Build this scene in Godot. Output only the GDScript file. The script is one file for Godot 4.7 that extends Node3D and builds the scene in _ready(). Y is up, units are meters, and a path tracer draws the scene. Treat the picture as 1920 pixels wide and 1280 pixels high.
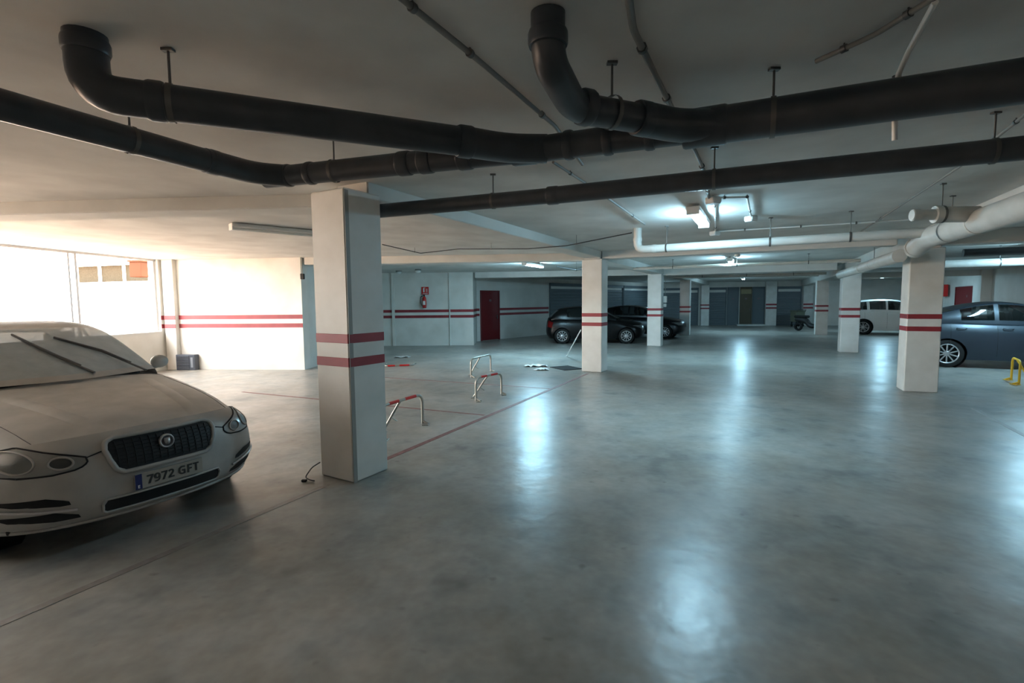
extends Node3D
# Underground car park: X to the right, D away from the camera (D = -z), heights in metres.

const SLAB := 2.84
const LANE := Vector2(0.446, 0.895)     # along the driving lane (X, D)
const CROSS := Vector2(0.895, -0.446)   # across it, to the right
var M := {}
var used := {}

# ---------------------------------------------------------------- mesh collecting
class Mesher:
	var v := PackedVector3Array()
	var n := PackedVector3Array()
	var i := PackedInt32Array()
	func tri(a: Vector3, b: Vector3, c: Vector3):
		# counter-clockwise seen from outside; stored clockwise for Godot
		var nn := (b - a).cross(c - a)
		if nn.length_squared() < 1e-16: return
		nn = nn.normalized()
		var k := v.size()
		v.append_array([a, c, b]); n.append_array([nn, nn, nn]); i.append_array([k, k + 1, k + 2])
	func quad(a, b, c, d):
		var nn: Vector3 = (c - a).cross(d - b)
		if nn.length_squared() < 1e-16: return
		nn = nn.normalized()
		var k := v.size()
		v.append_array([a, b, c, d]); n.append_array([nn, nn, nn, nn])
		i.append_array([k, k + 2, k + 1, k, k + 3, k + 2])
	# rows of equally many points; normals smooth over the grid
	func grid(rows: Array, flip := false, wrap := false):
		var k := v.size()
		var nr := rows.size()
		var nc: int = rows[0].size()
		for r in nr:
			for c in nc:
				var cl := c - 1
				var cr := c + 1
				if wrap:
					if cl < 0: cl = nc - 2
					if cr > nc - 1: cr = 1
				else:
					cl = maxi(cl, 0); cr = mini(cr, nc - 1)
				var du: Vector3 = rows[r][cr] - rows[r][cl]
				var dv: Vector3 = rows[mini(r + 1, nr - 1)][c] - rows[maxi(r - 1, 0)][c]
				var nn := du.cross(dv)
				if nn.length_squared() < 1e-18:
					var r2 := clampi(r, 1, nr - 2) if nr > 2 else r
					du = rows[r2][cr] - rows[r2][cl]
					nn = du.cross(dv)
				nn = nn.normalized()
				v.append(rows[r][c]); n.append(-nn if flip else nn)
		for r in nr - 1:
			for c in nc - 1:
				var a := k + r * nc + c
				if flip: i.append_array([a, a + 1, a + nc, a + 1, a + nc + 1, a + nc])
				else: i.append_array([a, a + nc, a + 1, a + 1, a + nc, a + nc + 1])
	func commit() -> ArrayMesh:
		var arr := []
		arr.resize(Mesh.ARRAY_MAX)
		arr[Mesh.ARRAY_VERTEX] = v; arr[Mesh.ARRAY_NORMAL] = n; arr[Mesh.ARRAY_INDEX] = i
		var m := ArrayMesh.new()
		m.add_surface_from_arrays(Mesh.PRIMITIVE_TRIANGLES, arr)
		return m
	# box with chamfered edges
	func box(t: Transform3D, size: Vector3, bev := 0.0):
		var h := size / 2
		bev = minf(bev, minf(h.x, minf(h.y, h.z)) * 0.9)
		if bev <= 0.0:
			for f in [[0, 1, 2], [1, 2, 0], [2, 0, 1]]:
				for s in [1.0, -1.0]:
					var p := []
					for q in [[-1, -1], [1, -1], [1, 1], [-1, 1]]:
						var w := Vector3.ZERO
						w[f[0]] = h[f[0]] * s; w[f[1]] = h[f[1]] * q[0]; w[f[2]] = h[f[2]] * q[1]
						p.append(t * w)
					if s > 0: quad(p[0], p[1], p[2], p[3])
					else: quad(p[3], p[2], p[1], p[0])
			return
		var cor := func(sx, sy, sz, ax):
			var w := Vector3(sx * h.x, sy * h.y, sz * h.z)
			for k in 3:
				if k != ax: w[k] -= bev * [sx, sy, sz][k]
			return t * w
		for f in [[0, 1, 2], [1, 2, 0], [2, 0, 1]]:
			for s in [1, -1]:
				var p := []
				for q in [[-1, -1], [1, -1], [1, 1], [-1, 1]]:
					var sg := [0, 0, 0]
					sg[f[0]] = s; sg[f[1]] = q[0]; sg[f[2]] = q[1]
					p.append(cor.call(sg[0], sg[1], sg[2], f[0]))
				if s > 0: quad(p[0], p[1], p[2], p[3])
				else: quad(p[3], p[2], p[1], p[0])
			for s1 in [1, -1]:
				for s2 in [1, -1]:
					var sg := [0, 0, 0]
					sg[f[1]] = s1; sg[f[2]] = s2
					sg[f[0]] = -1
					var a = cor.call(sg[0], sg[1], sg[2], f[1])
					var d = cor.call(sg[0], sg[1], sg[2], f[2])
					sg[f[0]] = 1
					var b = cor.call(sg[0], sg[1], sg[2], f[1])
					var c = cor.call(sg[0], sg[1], sg[2], f[2])
					if s1 * s2 > 0: quad(a, b, c, d)
					else: quad(d, c, b, a)
		for sx in [1, -1]:
			for sy in [1, -1]:
				for sz in [1, -1]:
					var a = cor.call(sx, sy, sz, 0)
					var b = cor.call(sx, sy, sz, 1)
					var c = cor.call(sx, sy, sz, 2)
					if sx * sy * sz > 0: tri(a, b, c)
					else: tri(a, c, b)
	func bx(c: Vector3, size: Vector3, bev := 0.0):
		box(Transform3D(Basis(), c), size, bev)
	func tube(pts: Array, r, sides := 10, caps := true):
		var rows := []
		var t0: Vector3 = (pts[1] - pts[0]).normalized()
		var up := Vector3.UP if absf(t0.y) < 0.9 else Vector3.RIGHT
		var x := t0.cross(up).normalized()
		for k in pts.size():
			var t: Vector3
			if k == 0: t = t0
			elif k == pts.size() - 1: t = (pts[k] - pts[k - 1]).normalized()
			else: t = ((pts[k + 1] - pts[k]).normalized() + (pts[k] - pts[k - 1]).normalized()).normalized()
			x = (x - t * x.dot(t)).normalized()
			var y := t.cross(x)
			var rr: float = r[k] if r is Array else r
			var row := []
			for s in sides + 1:
				var an := TAU * (s % sides) / sides
				row.append(pts[k] + (x * cos(an) + y * sin(an)) * rr)
			rows.append(row)
		grid(rows, false, true)
		if caps:
			for e in 2:
				var row: Array = rows[0] if e == 0 else rows[-1]
				var c: Vector3 = pts[0] if e == 0 else pts[-1]
				for s in sides:
					if e == 0: tri(c, row[s + 1], row[s])
					else: tri(c, row[s], row[s + 1])
	# profile of [radius, height] turned round the transform's y axis
	func lathe(t: Transform3D, prof: Array, sides := 20):
		var rows := []
		for p in prof:
			var row := []
			for s in sides + 1:
				var an := TAU * (s % sides) / sides
				row.append(t * Vector3(cos(an) * p[0], p[1], -sin(an) * p[0]))
			rows.append(row)
		grid(rows, false, true)
	func ball(c: Vector3, r: Vector3, t := Basis(), sides := 14):
		var pr := []
		for k in 9:
			var an := -PI / 2 + PI * k / 8
			pr.append([maxf(cos(an), 0.001), sin(an)])
		lathe(Transform3D(t * Basis.from_scale(r), c), pr, sides)
	# flat polygon in the transform's xy plane, thick along z
	func prism(t: Transform3D, poly: PackedVector2Array, depth: float):
		if Geometry2D.is_polygon_clockwise(poly): poly.reverse()
		var tr := Geometry2D.triangulate_polygon(poly)
		for k in range(0, tr.size(), 3):
			var a := poly[tr[k]]
			var b := poly[tr[k + 1]]
			var c := poly[tr[k + 2]]
			if (b - a).cross(c - a) < 0:
				var q := b
				b = c; c = q
			tri(t * Vector3(a.x, a.y, depth / 2), t * Vector3(b.x, b.y, depth / 2), t * Vector3(c.x, c.y, depth / 2))
			tri(t * Vector3(a.x, a.y, -depth / 2), t * Vector3(c.x, c.y, -depth / 2), t * Vector3(b.x, b.y, -depth / 2))
		for k in poly.size():
			var a := poly[k]
			var b := poly[(k + 1) % poly.size()]
			quad(t * Vector3(a.x, a.y, -depth / 2), t * Vector3(b.x, b.y, -depth / 2), t * Vector3(b.x, b.y, depth / 2), t * Vector3(a.x, a.y, depth / 2))

# ---------------------------------------------------------------- scene helpers
func V(x: float, h: float, d: float) -> Vector3: return Vector3(x, h, -d)
func W(p: Vector2, h: float) -> Vector3: return Vector3(p.x, h, -p.y)
func numbered(called: String) -> String:
	var k: int = used.get(called, 0)
	used[called] = k + 1
	return called if k == 0 else "%s_%03d" % [called, k]
func thing(called, label, category, at := Vector3.ZERO, turn := 0.0, group := "") -> Node3D:
	var o := Node3D.new()
	o.name = numbered(called)
	add_child(o)
	o.position = at; o.rotation.y = turn
	o.set_meta("label", label); o.set_meta("category", category)
	if group: o.set_meta("group", group)
	return o
func setting(called) -> Node3D:
	var o := Node3D.new()
	o.name = called
	add_child(o)
	o.set_meta("kind", "structure")
	return o
func part(called, m: Mesher, mat, parent: Node3D, label := "") -> MeshInstance3D:
	var o := MeshInstance3D.new()
	o.name = called
	o.mesh = m.commit()
	o.material_override = mat
	parent.add_child(o, true)
	if label: o.set_meta("label", label)
	return o
func shared(called, mesh: Mesh, mat, parent: Node3D, t := Transform3D()) -> MeshInstance3D:
	var o := MeshInstance3D.new()
	o.name = called
	o.mesh = mesh
	o.material_override = mat
	o.transform = t
	parent.add_child(o, true)
	return o
func text_part(called, txt: String, size: float, depth: float, mat, parent: Node3D, t: Transform3D, font_name := "Droid Sans", wide := 1.0):
	var f := SystemFont.new()
	f.font_names = PackedStringArray([font_name])
	f.font_weight = 700
	var tm := TextMesh.new()
	tm.font = f
	tm.text = txt
	tm.font_size = 48
	tm.pixel_size = size / 48.0
	tm.depth = depth
	t.basis = t.basis * Basis.from_scale(Vector3(wide, 1, 1))
	return shared(called, tm, mat, parent, t)
func noise_tex(freq: float, seed_: int, lo: Color, hi: Color, mid = null, size := 512, oct := 5) -> NoiseTexture2D:
	var f := FastNoiseLite.new()
	f.seed = seed_
	f.frequency = freq
	f.noise_type = FastNoiseLite.TYPE_SIMPLEX_SMOOTH
	f.fractal_octaves = oct
	var g := Gradient.new()
	g.set_color(0, lo); g.set_color(1, hi)
	if mid != null: g.add_point(0.5, mid)
	var t := NoiseTexture2D.new()
	t.width = size; t.height = size
	t.seamless = true
	t.noise = f
	t.color_ramp = g
	return t
func mat(col: Color, rough := 0.7, metal := 0.0, tex = null, scale := 0.5) -> StandardMaterial3D:
	var m := StandardMaterial3D.new()
	m.albedo_color = col
	m.roughness = rough
	m.metallic = metal
	if tex != null:
		m.albedo_texture = tex
		m.uv1_triplanar = true
		m.uv1_world_triplanar = true
		m.uv1_scale = Vector3.ONE * scale
	return m
func yaw_of(dir: Vector2) -> float: return atan2(dir.y, dir.x)   # a box's x axis laid along (X, D)
func seg(m: Mesher, a: Vector2, b: Vector2, y0: float, y1: float, thick: float, side := 0.0, bev := 0.0):
	# upright slab from a to b; side shifts it to its left (+) or right (-) by half its thickness
	var d := (b - a).normalized()
	var c := (a + b) / 2 + Vector2(-d.y, d.x) * thick / 2 * side
	m.box(Transform3D(Basis(Vector3.UP, yaw_of(d)), W(c, (y0 + y1) / 2)), Vector3(a.distance_to(b), y1 - y0, thick), bev)
func bend(pts: Array, r := 0.1, steps := 5) -> Array:
	# rounds the corners of a polyline
	var out := [pts[0]]
	for k in range(1, pts.size() - 1):
		var p: Vector3 = pts[k]
		var a: Vector3 = pts[k - 1] - p
		var b: Vector3 = pts[k + 1] - p
		var q := minf(r, minf(a.length(), b.length()) * 0.49)
		var pa := p + a.normalized() * q
		var pb := p + b.normalized() * q
		for s in steps + 1:
			var t := float(s) / steps
			out.append(pa.lerp(p, t).lerp(p.lerp(pb, t), t))
	out.append(pts[-1])
	return out

func _ready():
	# ------------------------------------------------------------ camera, sky, sun, exposure
	var cam := Camera3D.new()
	cam.name = "camera"
	add_child(cam)
	cam.position = Vector3(0, 1.68, 0)
	cam.rotation_degrees = Vector3(-4.519, 0, -0.529)
	cam.fov = 68.5
	cam.near = 0.05
	cam.far = 400
	cam.current = true
	var we := WorldEnvironment.new()
	we.name = "environment"
	var env := Environment.new()
	env.background_mode = Environment.BG_SKY
	var sky := Sky.new()
	var sm := ProceduralSkyMaterial.new()
	sm.sky_top_color = Color(0.86, 0.87, 0.875)
	sm.sky_horizon_color = Color(0.99, 0.955, 0.91)
	sm.ground_bottom_color = Color(0.5, 0.46, 0.42)
	sm.ground_horizon_color = Color(0.8, 0.78, 0.74)
	sm.energy_multiplier = 8.4
	sky.sky_material = sm
	env.sky = sky
	env.tonemap_mode = Environment.TONE_MAPPER_LINEAR
	env.tonemap_exposure = 3.3
	env.ambient_light_source = Environment.AMBIENT_SOURCE_SKY
	env.sdfgi_enabled = true
	env.ssao_enabled = true
	env.ssil_enabled = true
	we.environment = env
	add_child(we)
	var sun := DirectionalLight3D.new()
	sun.name = "sun"
	sun.light_color = Color(1.0, 0.91, 0.80)
	sun.light_energy = 5.0
	sun.light_angular_distance = 0.6
	sun.shadow_enabled = true
	sun.look_at_from_position(Vector3.ZERO, Vector3(-0.16, -0.85, 0.50))
	add_child(sun)

	make_materials()
	build_shell()
	build_columns()
	build_exterior()
	build_lamps()
	build_cars()
	build_drains()
	build_services()
	build_barriers()
	build_wall_things()
	build_floor_things()
	print("built, children: ", get_child_count())

func concrete_tex() -> ImageTexture:
	# worn screed: broad blotches, fine mottling, smeared tyre wear and small dark spots
	var n := 1024
	var d := []
	for q in [[0.004, 5, 3], [0.03, 5, 9], [0.09, 3, 15], [0.012, 4, 27], [0.05, 2, 33]]:
		var f := FastNoiseLite.new()
		f.noise_type = FastNoiseLite.TYPE_SIMPLEX_SMOOTH
		f.frequency = q[0]; f.fractal_octaves = q[1]; f.seed = q[2]
		d.append(f.get_seamless_image(n, n).get_data())
	var out := PackedByteArray()
	out.resize(n * n * 3)
	for k in n * n:
		var v: float = 0.57 + (d[0][k] - 128) / 255.0 * 0.16 + (d[1][k] - 128) / 255.0 * 0.09 + (d[2][k] - 128) / 255.0 * 0.05
		if d[3][k] < 92: v -= (92 - d[3][k]) / 255.0 * 0.35
		if d[4][k] < 34: v -= (34 - d[4][k]) / 255.0 * 0.8
		var w: float = (d[3][k] - 128) / 255.0 * 0.03
		out[k * 3] = int(clampf(v + 0.012 + w, 0, 1) * 255)
		out[k * 3 + 1] = int(clampf(v, 0, 1) * 255)
		out[k * 3 + 2] = int(clampf(v - 0.025 - w, 0, 1) * 255)
	return ImageTexture.create_from_image(Image.create_from_data(n, n, false, Image.FORMAT_RGB8, out))

func make_materials():
	var fm := mat(Color(1, 1, 1), 0.3, 0.0, concrete_tex(), 0.11)
	fm.roughness_texture = noise_tex(0.01, 8, Color(0.285, 0.285, 0.285), Color(0.36, 0.36, 0.36), null, 1024, 6)
	fm.roughness = 1.0
	fm.metallic_specular = 0.40
	fm.heightmap_enabled = true
	fm.heightmap_texture = noise_tex(0.022, 12, Color(0, 0, 0), Color(1, 1, 1), null, 1024, 5)
	fm.heightmap_scale = 0.3
	M.floor = fm
	var cm := mat(Color(1, 1, 1), 0.9, 0.0, noise_tex(0.008, 21, Color(0.76, 0.75, 0.73), Color(0.86, 0.855, 0.835), null, 1024, 5), 0.13)
	M.ceiling = cm
	M.beam = mat(Color(1, 1, 1), 0.85, 0.0, noise_tex(0.012, 22, Color(0.77, 0.765, 0.745), Color(0.84, 0.835, 0.815), null, 512, 5), 0.2)
	M.wall = mat(Color(1, 1, 1), 0.7, 0.0, noise_tex(0.01, 31, Color(0.80, 0.79, 0.76), Color(0.88, 0.875, 0.855), null, 512, 5), 0.2)
	M.column = mat(Color(1, 1, 1), 0.6, 0.0, noise_tex(0.012, 33, Color(0.78, 0.77, 0.745), Color(0.87, 0.865, 0.85), null, 512, 6), 0.35)
	M.red = mat(Color(1, 1, 1), 0.55, 0.0, noise_tex(0.02, 35, Color(0.50, 0.13, 0.16), Color(0.58, 0.18, 0.21), null, 256, 4), 0.6)
	M.red_door = mat(Color(0.42, 0.09, 0.11), 0.45)
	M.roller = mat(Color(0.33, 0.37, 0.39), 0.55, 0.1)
	M.pipe = mat(Color(1, 1, 1), 0.38, 0.0, noise_tex(0.02, 41, Color(0.19, 0.20, 0.215), Color(0.27, 0.28, 0.30), null, 256, 5), 0.8)
	M.steel = mat(Color(0.42, 0.41, 0.40), 0.45, 0.8)
	M.white_pipe = mat(Color(1, 1, 1), 0.42, 0.0, noise_tex(0.02, 42, Color(0.70, 0.69, 0.66), Color(0.80, 0.79, 0.77), null, 256, 4), 0.6)
	M.conduit = mat(Color(0.50, 0.49, 0.47), 0.6)
	M.cable = mat(Color(0.16, 0.16, 0.16), 0.6)
	M.white = mat(Color(0.85, 0.85, 0.84), 0.5)
	M.paint_line = mat(Color(1, 1, 1), 0.55, 0.0, noise_tex(0.03, 51, Color(0.42, 0.24, 0.23), Color(0.56, 0.42, 0.40), null, 512, 6), 0.7)
	M.worn_line = mat(Color(1, 1, 1), 0.5, 0.0, noise_tex(0.03, 52, Color(0.50, 0.46, 0.43), Color(0.575, 0.555, 0.53), null, 512, 6), 0.7)
	M.galv = mat(Color(0.66, 0.65, 0.62), 0.4, 0.7)
	M.signal_red = mat(Color(0.75, 0.12, 0.10), 0.4)
	M.yellow = mat(Color(0.86, 0.68, 0.12), 0.45)
	M.black = mat(Color(0.05, 0.05, 0.055), 0.6)
	M.rubber = mat(Color(0.06, 0.06, 0.06), 0.85)
	M.alu = mat(Color(0.72, 0.72, 0.73), 0.35, 0.8)
	M.chrome = mat(Color(0.80, 0.80, 0.80), 0.15, 1.0)
	M.glow = mat(Color(0.9, 0.95, 1.0), 0.5)
	M.glow.emission_enabled = true
	M.glow.emission = Color(0.82, 0.93, 1.0)
	M.glow.emission_energy_multiplier = 7.0
	M.tube_off = mat(Color(0.86, 0.86, 0.84), 0.35)
	M.grey_box = mat(Color(0.30, 0.32, 0.36), 0.5)

# ---------------------------------------------------------------- floor, ceiling, walls
var back_corner := Vector2(-8.99, 13.07)
var win_dir := Vector2(0.1105, 0.994)

func bands(parent: Node3D, a: Vector2, b: Vector2, out: Vector2):
	for h in [1.355, 1.135]:
		var m := Mesher.new()
		var d := (b - a).normalized()
		var c := (a + b) / 2 + out * 0.002
		m.box(Transform3D(Basis(Vector3.UP, yaw_of(d)), W(c, h)), Vector3(a.distance_to(b), 0.106, 0.006))
		part("red_band", m, M.red, parent)

func build_shell():
	# floor
	var fl := setting("floor")
	var m := Mesher.new()
	# the plan of the storey as (X, D), turned so that the polygon's plane is level
	var plan := PackedVector2Array([Vector2(-11.35, -5.3), Vector2(-9.27, 13.35), Vector2(-5.35, 13.05), Vector2(-5.35, 19.95), Vector2(-1.85, 19.95), Vector2(-1.85, 21.7), Vector2(1.6, 25.9), Vector2(9.4, 34.4), Vector2(25.3, 31.1), Vector2(7.2, -5.3)])
	var level := Basis(Vector3(1, 0, 0), Vector3(0, 0, -1), Vector3(0, 1, 0))
	m.prism(Transform3D(level, Vector3(0, -0.15, 0)), plan, 0.3)
	part("slab", m, M.floor, fl)
	for ln in [[Vector2(-1.40, 5.24), Vector2(1.75, 11.55), 0.07, 0], [Vector2(-3.2, 1.6), Vector2(-1.75, 4.5), 0.06, 1], [Vector2(-0.42, 7.36), Vector2(-5.2, 9.55), 0.05, 0], [Vector2(0.72, 9.6), Vector2(-4.1, 11.8), 0.05, 0], [Vector2(7.0, 7.5), Vector2(4.6, 2.8), 0.06, 1]]:
		m = Mesher.new()
		var d: Vector2 = (ln[1] - ln[0]).normalized()
		m.box(Transform3D(Basis(Vector3.UP, yaw_of(d)), W((ln[0] + ln[1]) / 2, 0.001)), Vector3(ln[0].distance_to(ln[1]), 0.003, ln[2]))
		part("painted_line", m, M.worn_line if ln[3] == 1 else M.paint_line, fl)
	# ceiling
	var ce := setting("ceiling")
	m = Mesher.new()
	m.prism(Transform3D(level, Vector3(0, SLAB + 0.2, 0)), plan, 0.4)
	part("slab", m, M.ceiling, ce)
	var beams := [
		[Vector2(-1.9, 5.62), Vector2(-9.75, 6.22), 2.70, 0.42],            # across the left bay by the near column
		[Vector2(-1.55, 5.0), Vector2(1.9, 11.9), 2.69, 0.40],              # along the left row
		[Vector2(1.9, 11.9), Vector2(8.5, 24.6), 2.64, 0.40],
		[Vector2(8.5, 24.6), Vector2(12.8, 33.2), 2.64, 0.40],
		[Vector2(1.9, 12.45), Vector2(-5.2, 12.95), 2.66, 0.42],            # left bay, far side
		[Vector2(3.95, 2.1), Vector2(7.35, 8.95), 2.60, 0.40],              # along the right row
		[Vector2(7.35, 8.95), Vector2(14.65, 23.7), 2.52, 0.40],
		[Vector2(14.65, 23.7), Vector2(18.5, 31.8), 2.52, 0.40],
		[Vector2(2.2, 12.0), Vector2(7.2, 9.5), 2.66, 0.35],                # across the lane
		[Vector2(5.5, 18.9), Vector2(10.5, 16.3), 2.60, 0.40],
		[Vector2(8.7, 24.9), Vector2(14.5, 23.9), 2.75, 0.40],
		[Vector2(5.3, 18.9), Vector2(-1.4, 19.9), 2.62, 0.40],
		[Vector2(7.6, 9.0), Vector2(13.8, 6.4), 2.60, 0.40],
		[Vector2(10.8, 15.7), Vector2(17.0, 12.9), 2.60, 0.40],
		[Vector2(14.8, 23.4), Vector2(21.0, 20.6), 2.60, 0.40],
	]
	for b in beams:
		m = Mesher.new()
		seg(m, b[0], b[1], b[2], SLAB + 0.01, b[3], 0.0, 0.012)
		part("beam", m, M.beam, ce)
	# window wall: low wall, piers, lintel
	var wl := setting("wall_left")
	var a0 := back_corner - win_dir * 18.3
	var w_in := Vector2(-win_dir.y, win_dir.x)          # outwards
	m = Mesher.new()
	seg(m, a0, back_corner, -0.05, 0.99, 0.25, 1.0)
	part("low_wall", m, M.wall, wl)
	m = Mesher.new()
	seg(m, a0, back_corner - win_dir * 11.6, 0.99, SLAB, 0.25, 1.0)
	part("solid_wall", m, M.wall, wl)
	m = Mesher.new()
	seg(m, back_corner - win_dir * 0.18, back_corner + win_dir * 0.25, 0.99, SLAB, 0.25, 1.0)
	part("pier", m, M.wall, wl)
	bands(wl, back_corner - win_dir * 0.18, back_corner, -w_in)
	# opening with posts
	var wn := setting("window_1")
	for q in [[2.42, 0.028, 0.0], [2.27, 0.05, 0.0], [2.34, 0.018, 0.06], [2.18, 0.018, 0.06], [0.22, 0.05, 0.0], [0.30, 0.018, 0.05], [5.4, 0.05, 0.0], [5.55, 0.028, 0.0], [8.5, 0.05, 0.0], [8.65, 0.028, 0.0]]:
		m = Mesher.new()
		var p: Vector2 = back_corner - win_dir * q[0] + w_in * (0.10 + q[2])
		m.box(Transform3D(Basis(Vector3.UP, yaw_of(win_dir)), W(p, 0.98 + (SLAB - 0.98) / 2)), Vector3(q[1], SLAB - 0.98, q[1]))
		part("post", m, M.alu, wn)
	m = Mesher.new()
	seg(m, back_corner - win_dir * 11.6, back_corner - win_dir * 0.18, SLAB - 0.05, SLAB, 0.06, 3.0)
	part("head_rail", m, M.alu, wn)
	m = Mesher.new()
	seg(m, back_corner - win_dir * 11.6, back_corner - win_dir * 0.18, 0.985, 1.01, 0.30, 0.9)
	part("sill", m, M.white, wn)
	# back wall of the left bay
	var wb := setting("wall_back")
	var bl := Vector2(-5.30, 12.715)
	m = Mesher.new()
	seg(m, back_corner - Vector2(0.3, -0.03), bl, -0.05, SLAB, 0.3, 1.0)
	part("plaster", m, M.wall, wb)
	bands(wb, back_corner, bl, Vector2(-0.096, -0.995))
	m = Mesher.new()
	seg(m, back_corner + Vector2(0.03, -0.13), back_corner + Vector2(0.33, -0.16), 0, SLAB, 0.3, 1.0, 0.01)
	part("pilaster", m, M.wall, wb)
	bands(wb, back_corner + Vector2(0.03, -0.13), back_corner + Vector2(0.33, -0.16), Vector2(-0.096, -0.995))
	m = Mesher.new()
	seg(m, bl + Vector2(0.01, 0.31), Vector2(-5.02, 19.9), -0.05, SLAB, 0.3, 1.0)
	part("return_wall", m, M.wall, wb)
	# wall with the extinguisher
	var we := setting("wall_middle")
	m = Mesher.new()
	seg(m, Vector2(-5.3, 19.64), Vector2(-1.5, 19.6), -0.05, SLAB, 0.3, 1.0)
	part("plaster", m, M.wall, we)
	bands(we, Vector2(-5.02, 19.64), Vector2(-1.5, 19.6), Vector2(0, -1))
	for x in [[-4.62, 0.10], [-2.42, 0.04]]:
		m = Mesher.new()
		m.bx(V(x[0], SLAB / 2, 19.6), Vector3(x[1], SLAB, 0.08), 0.006)
		part("pilaster", m, M.wall, we)
	m = Mesher.new()
	seg(m, Vector2(-1.5, 19.6), Vector2(-1.5, 21.6), -0.05, SLAB, 0.3, 1.0)
	part("return_wall", m, M.wall, we)
	bands(we, Vector2(-1.5, 19.62), Vector2(-1.5, 21.5), Vector2(1, 0))
	# slanting wall with the red door
	var wd := setting("wall_door")
	var d0 := Vector2(-1.55, 21.44)
	var d1 := Vector2(1.88, 25.64)
	m = Mesher.new()
	seg(m, d0, d1, -0.05, SLAB, 0.3, 1.0)
	part("plaster", m, M.wall, wd)
	var dd := (d1 - d0).normalized()
	var dn := Vector2(dd.y, -dd.x)
	bands(wd, d0, d0 + dd * 0.25, dn)
	bands(wd, d0 + dd * 1.56, d1, dn)
	door("door_1", d0 + dd * 0.30, d0 + dd * 1.52, 2.18, dn, M.red_door)
	# plaster wall behind the parked cars, kept dark by widened roller shutters
	var wk := setting("wall_shutters")
	var k0 := Vector2(1.88, 25.64)
	var k1 := Vector2(9.55, 34.0)
	m = Mesher.new()
	seg(m, k0, k1, -0.05, SLAB, 0.3, 1.0)
	part("plaster", m, M.wall, wk)
	var kd := (k1 - k0).normalized()
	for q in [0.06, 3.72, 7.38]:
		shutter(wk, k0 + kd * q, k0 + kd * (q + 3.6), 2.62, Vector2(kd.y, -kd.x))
	# far wall
	var wf := setting("wall_far")
	var f0 := Vector2(9.3, 34.05)
	var f1 := Vector2(25.0, 30.75)
	m = Mesher.new()
	seg(m, f0, f1, -0.05, SLAB, 0.3, 1.0)
	part("plaster", m, M.wall, wf)
	var fd := (f1 - f0).normalized()
	var fn := Vector2(fd.y, -fd.x)
	var fx := func(x: float) -> Vector2: return f0 + fd * ((x - f0.x) / fd.x)
	for x in [[16.40, 17.03], [18.55, 19.1]]:
		m = Mesher.new()
		seg(m, fx.call(x[0]), fx.call(x[1]), 0, SLAB, 0.24, -1.0, 0.01)
		part("pilaster", m, M.column, wf)
		bands(wf, fx.call(x[0]) + fn * 0.24, fx.call(x[1]) + fn * 0.24, fn)
	shutter(wf, fx.call(9.7), fx.call(12.4), 2.5, fn)  # dark shutters enlarged to keep the far plaster from showing bright
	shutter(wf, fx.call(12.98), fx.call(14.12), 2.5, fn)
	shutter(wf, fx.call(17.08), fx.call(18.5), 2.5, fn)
	door("door_5", fx.call(14.16), fx.call(14.84), 2.5, fn, M.roller)  # dark metal door added in place of a pilaster
	door("door_2", fx.call(14.92), fx.call(15.62), 2.5, fn, mat(Color(0.30, 0.26, 0.18), 0.5))
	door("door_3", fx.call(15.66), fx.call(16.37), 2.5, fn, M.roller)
	m = Mesher.new()
	seg(m, fx.call(14.95), fx.call(15.60), 2.06, 2.36, 0.04, -2.4)
	part("fanlight", m, mat(Color(0.55, 0.50, 0.36), 0.4), wf)
	m = Mesher.new()
	seg(m, fx.call(14.7), fx.call(16.35), -0.02, 0.09, 0.5, -1.0)
	part("step", m, M.column, wf)
	# right wall
	var wr := setting("wall_right")
	var r0 := Vector2(12.67, 6.44) - LANE * 12.9
	var r1 := Vector2(12.67, 6.44) + LANE * 27.4
	m = Mesher.new()
	seg(m, r0, r1, -0.05, SLAB, 0.3, -1.0)
	part("plaster", m, M.wall, wr)
	door("door_4", Vector2(20.3, 21.75), Vector2(21.66, 24.48), 2.2, -CROSS, M.red_door)
	for q in [16.0, 21.8]:
		m = Mesher.new()
		var p: Vector2 = Vector2(12.67, 6.44) + LANE * q
		seg(m, p, p + LANE * 0.9, 0, SLAB, 0.35, 1.0, 0.01)
		part("pilaster", m, M.wall, wr)
	bands(wr, r0, r0 + LANE * 29.5, -CROSS)
	# wall behind the camera
	var ww := setting("wall_front")
	m = Mesher.new()
	seg(m, Vector2(-11.4, -5.0), Vector2(7.4, -5.0), -0.05, SLAB, 0.3, -1.0)
	part("plaster", m, M.wall, ww)
	bands(ww, Vector2(-10.9, -5.0), Vector2(6.9, -5.0), Vector2(0, 1))

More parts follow.
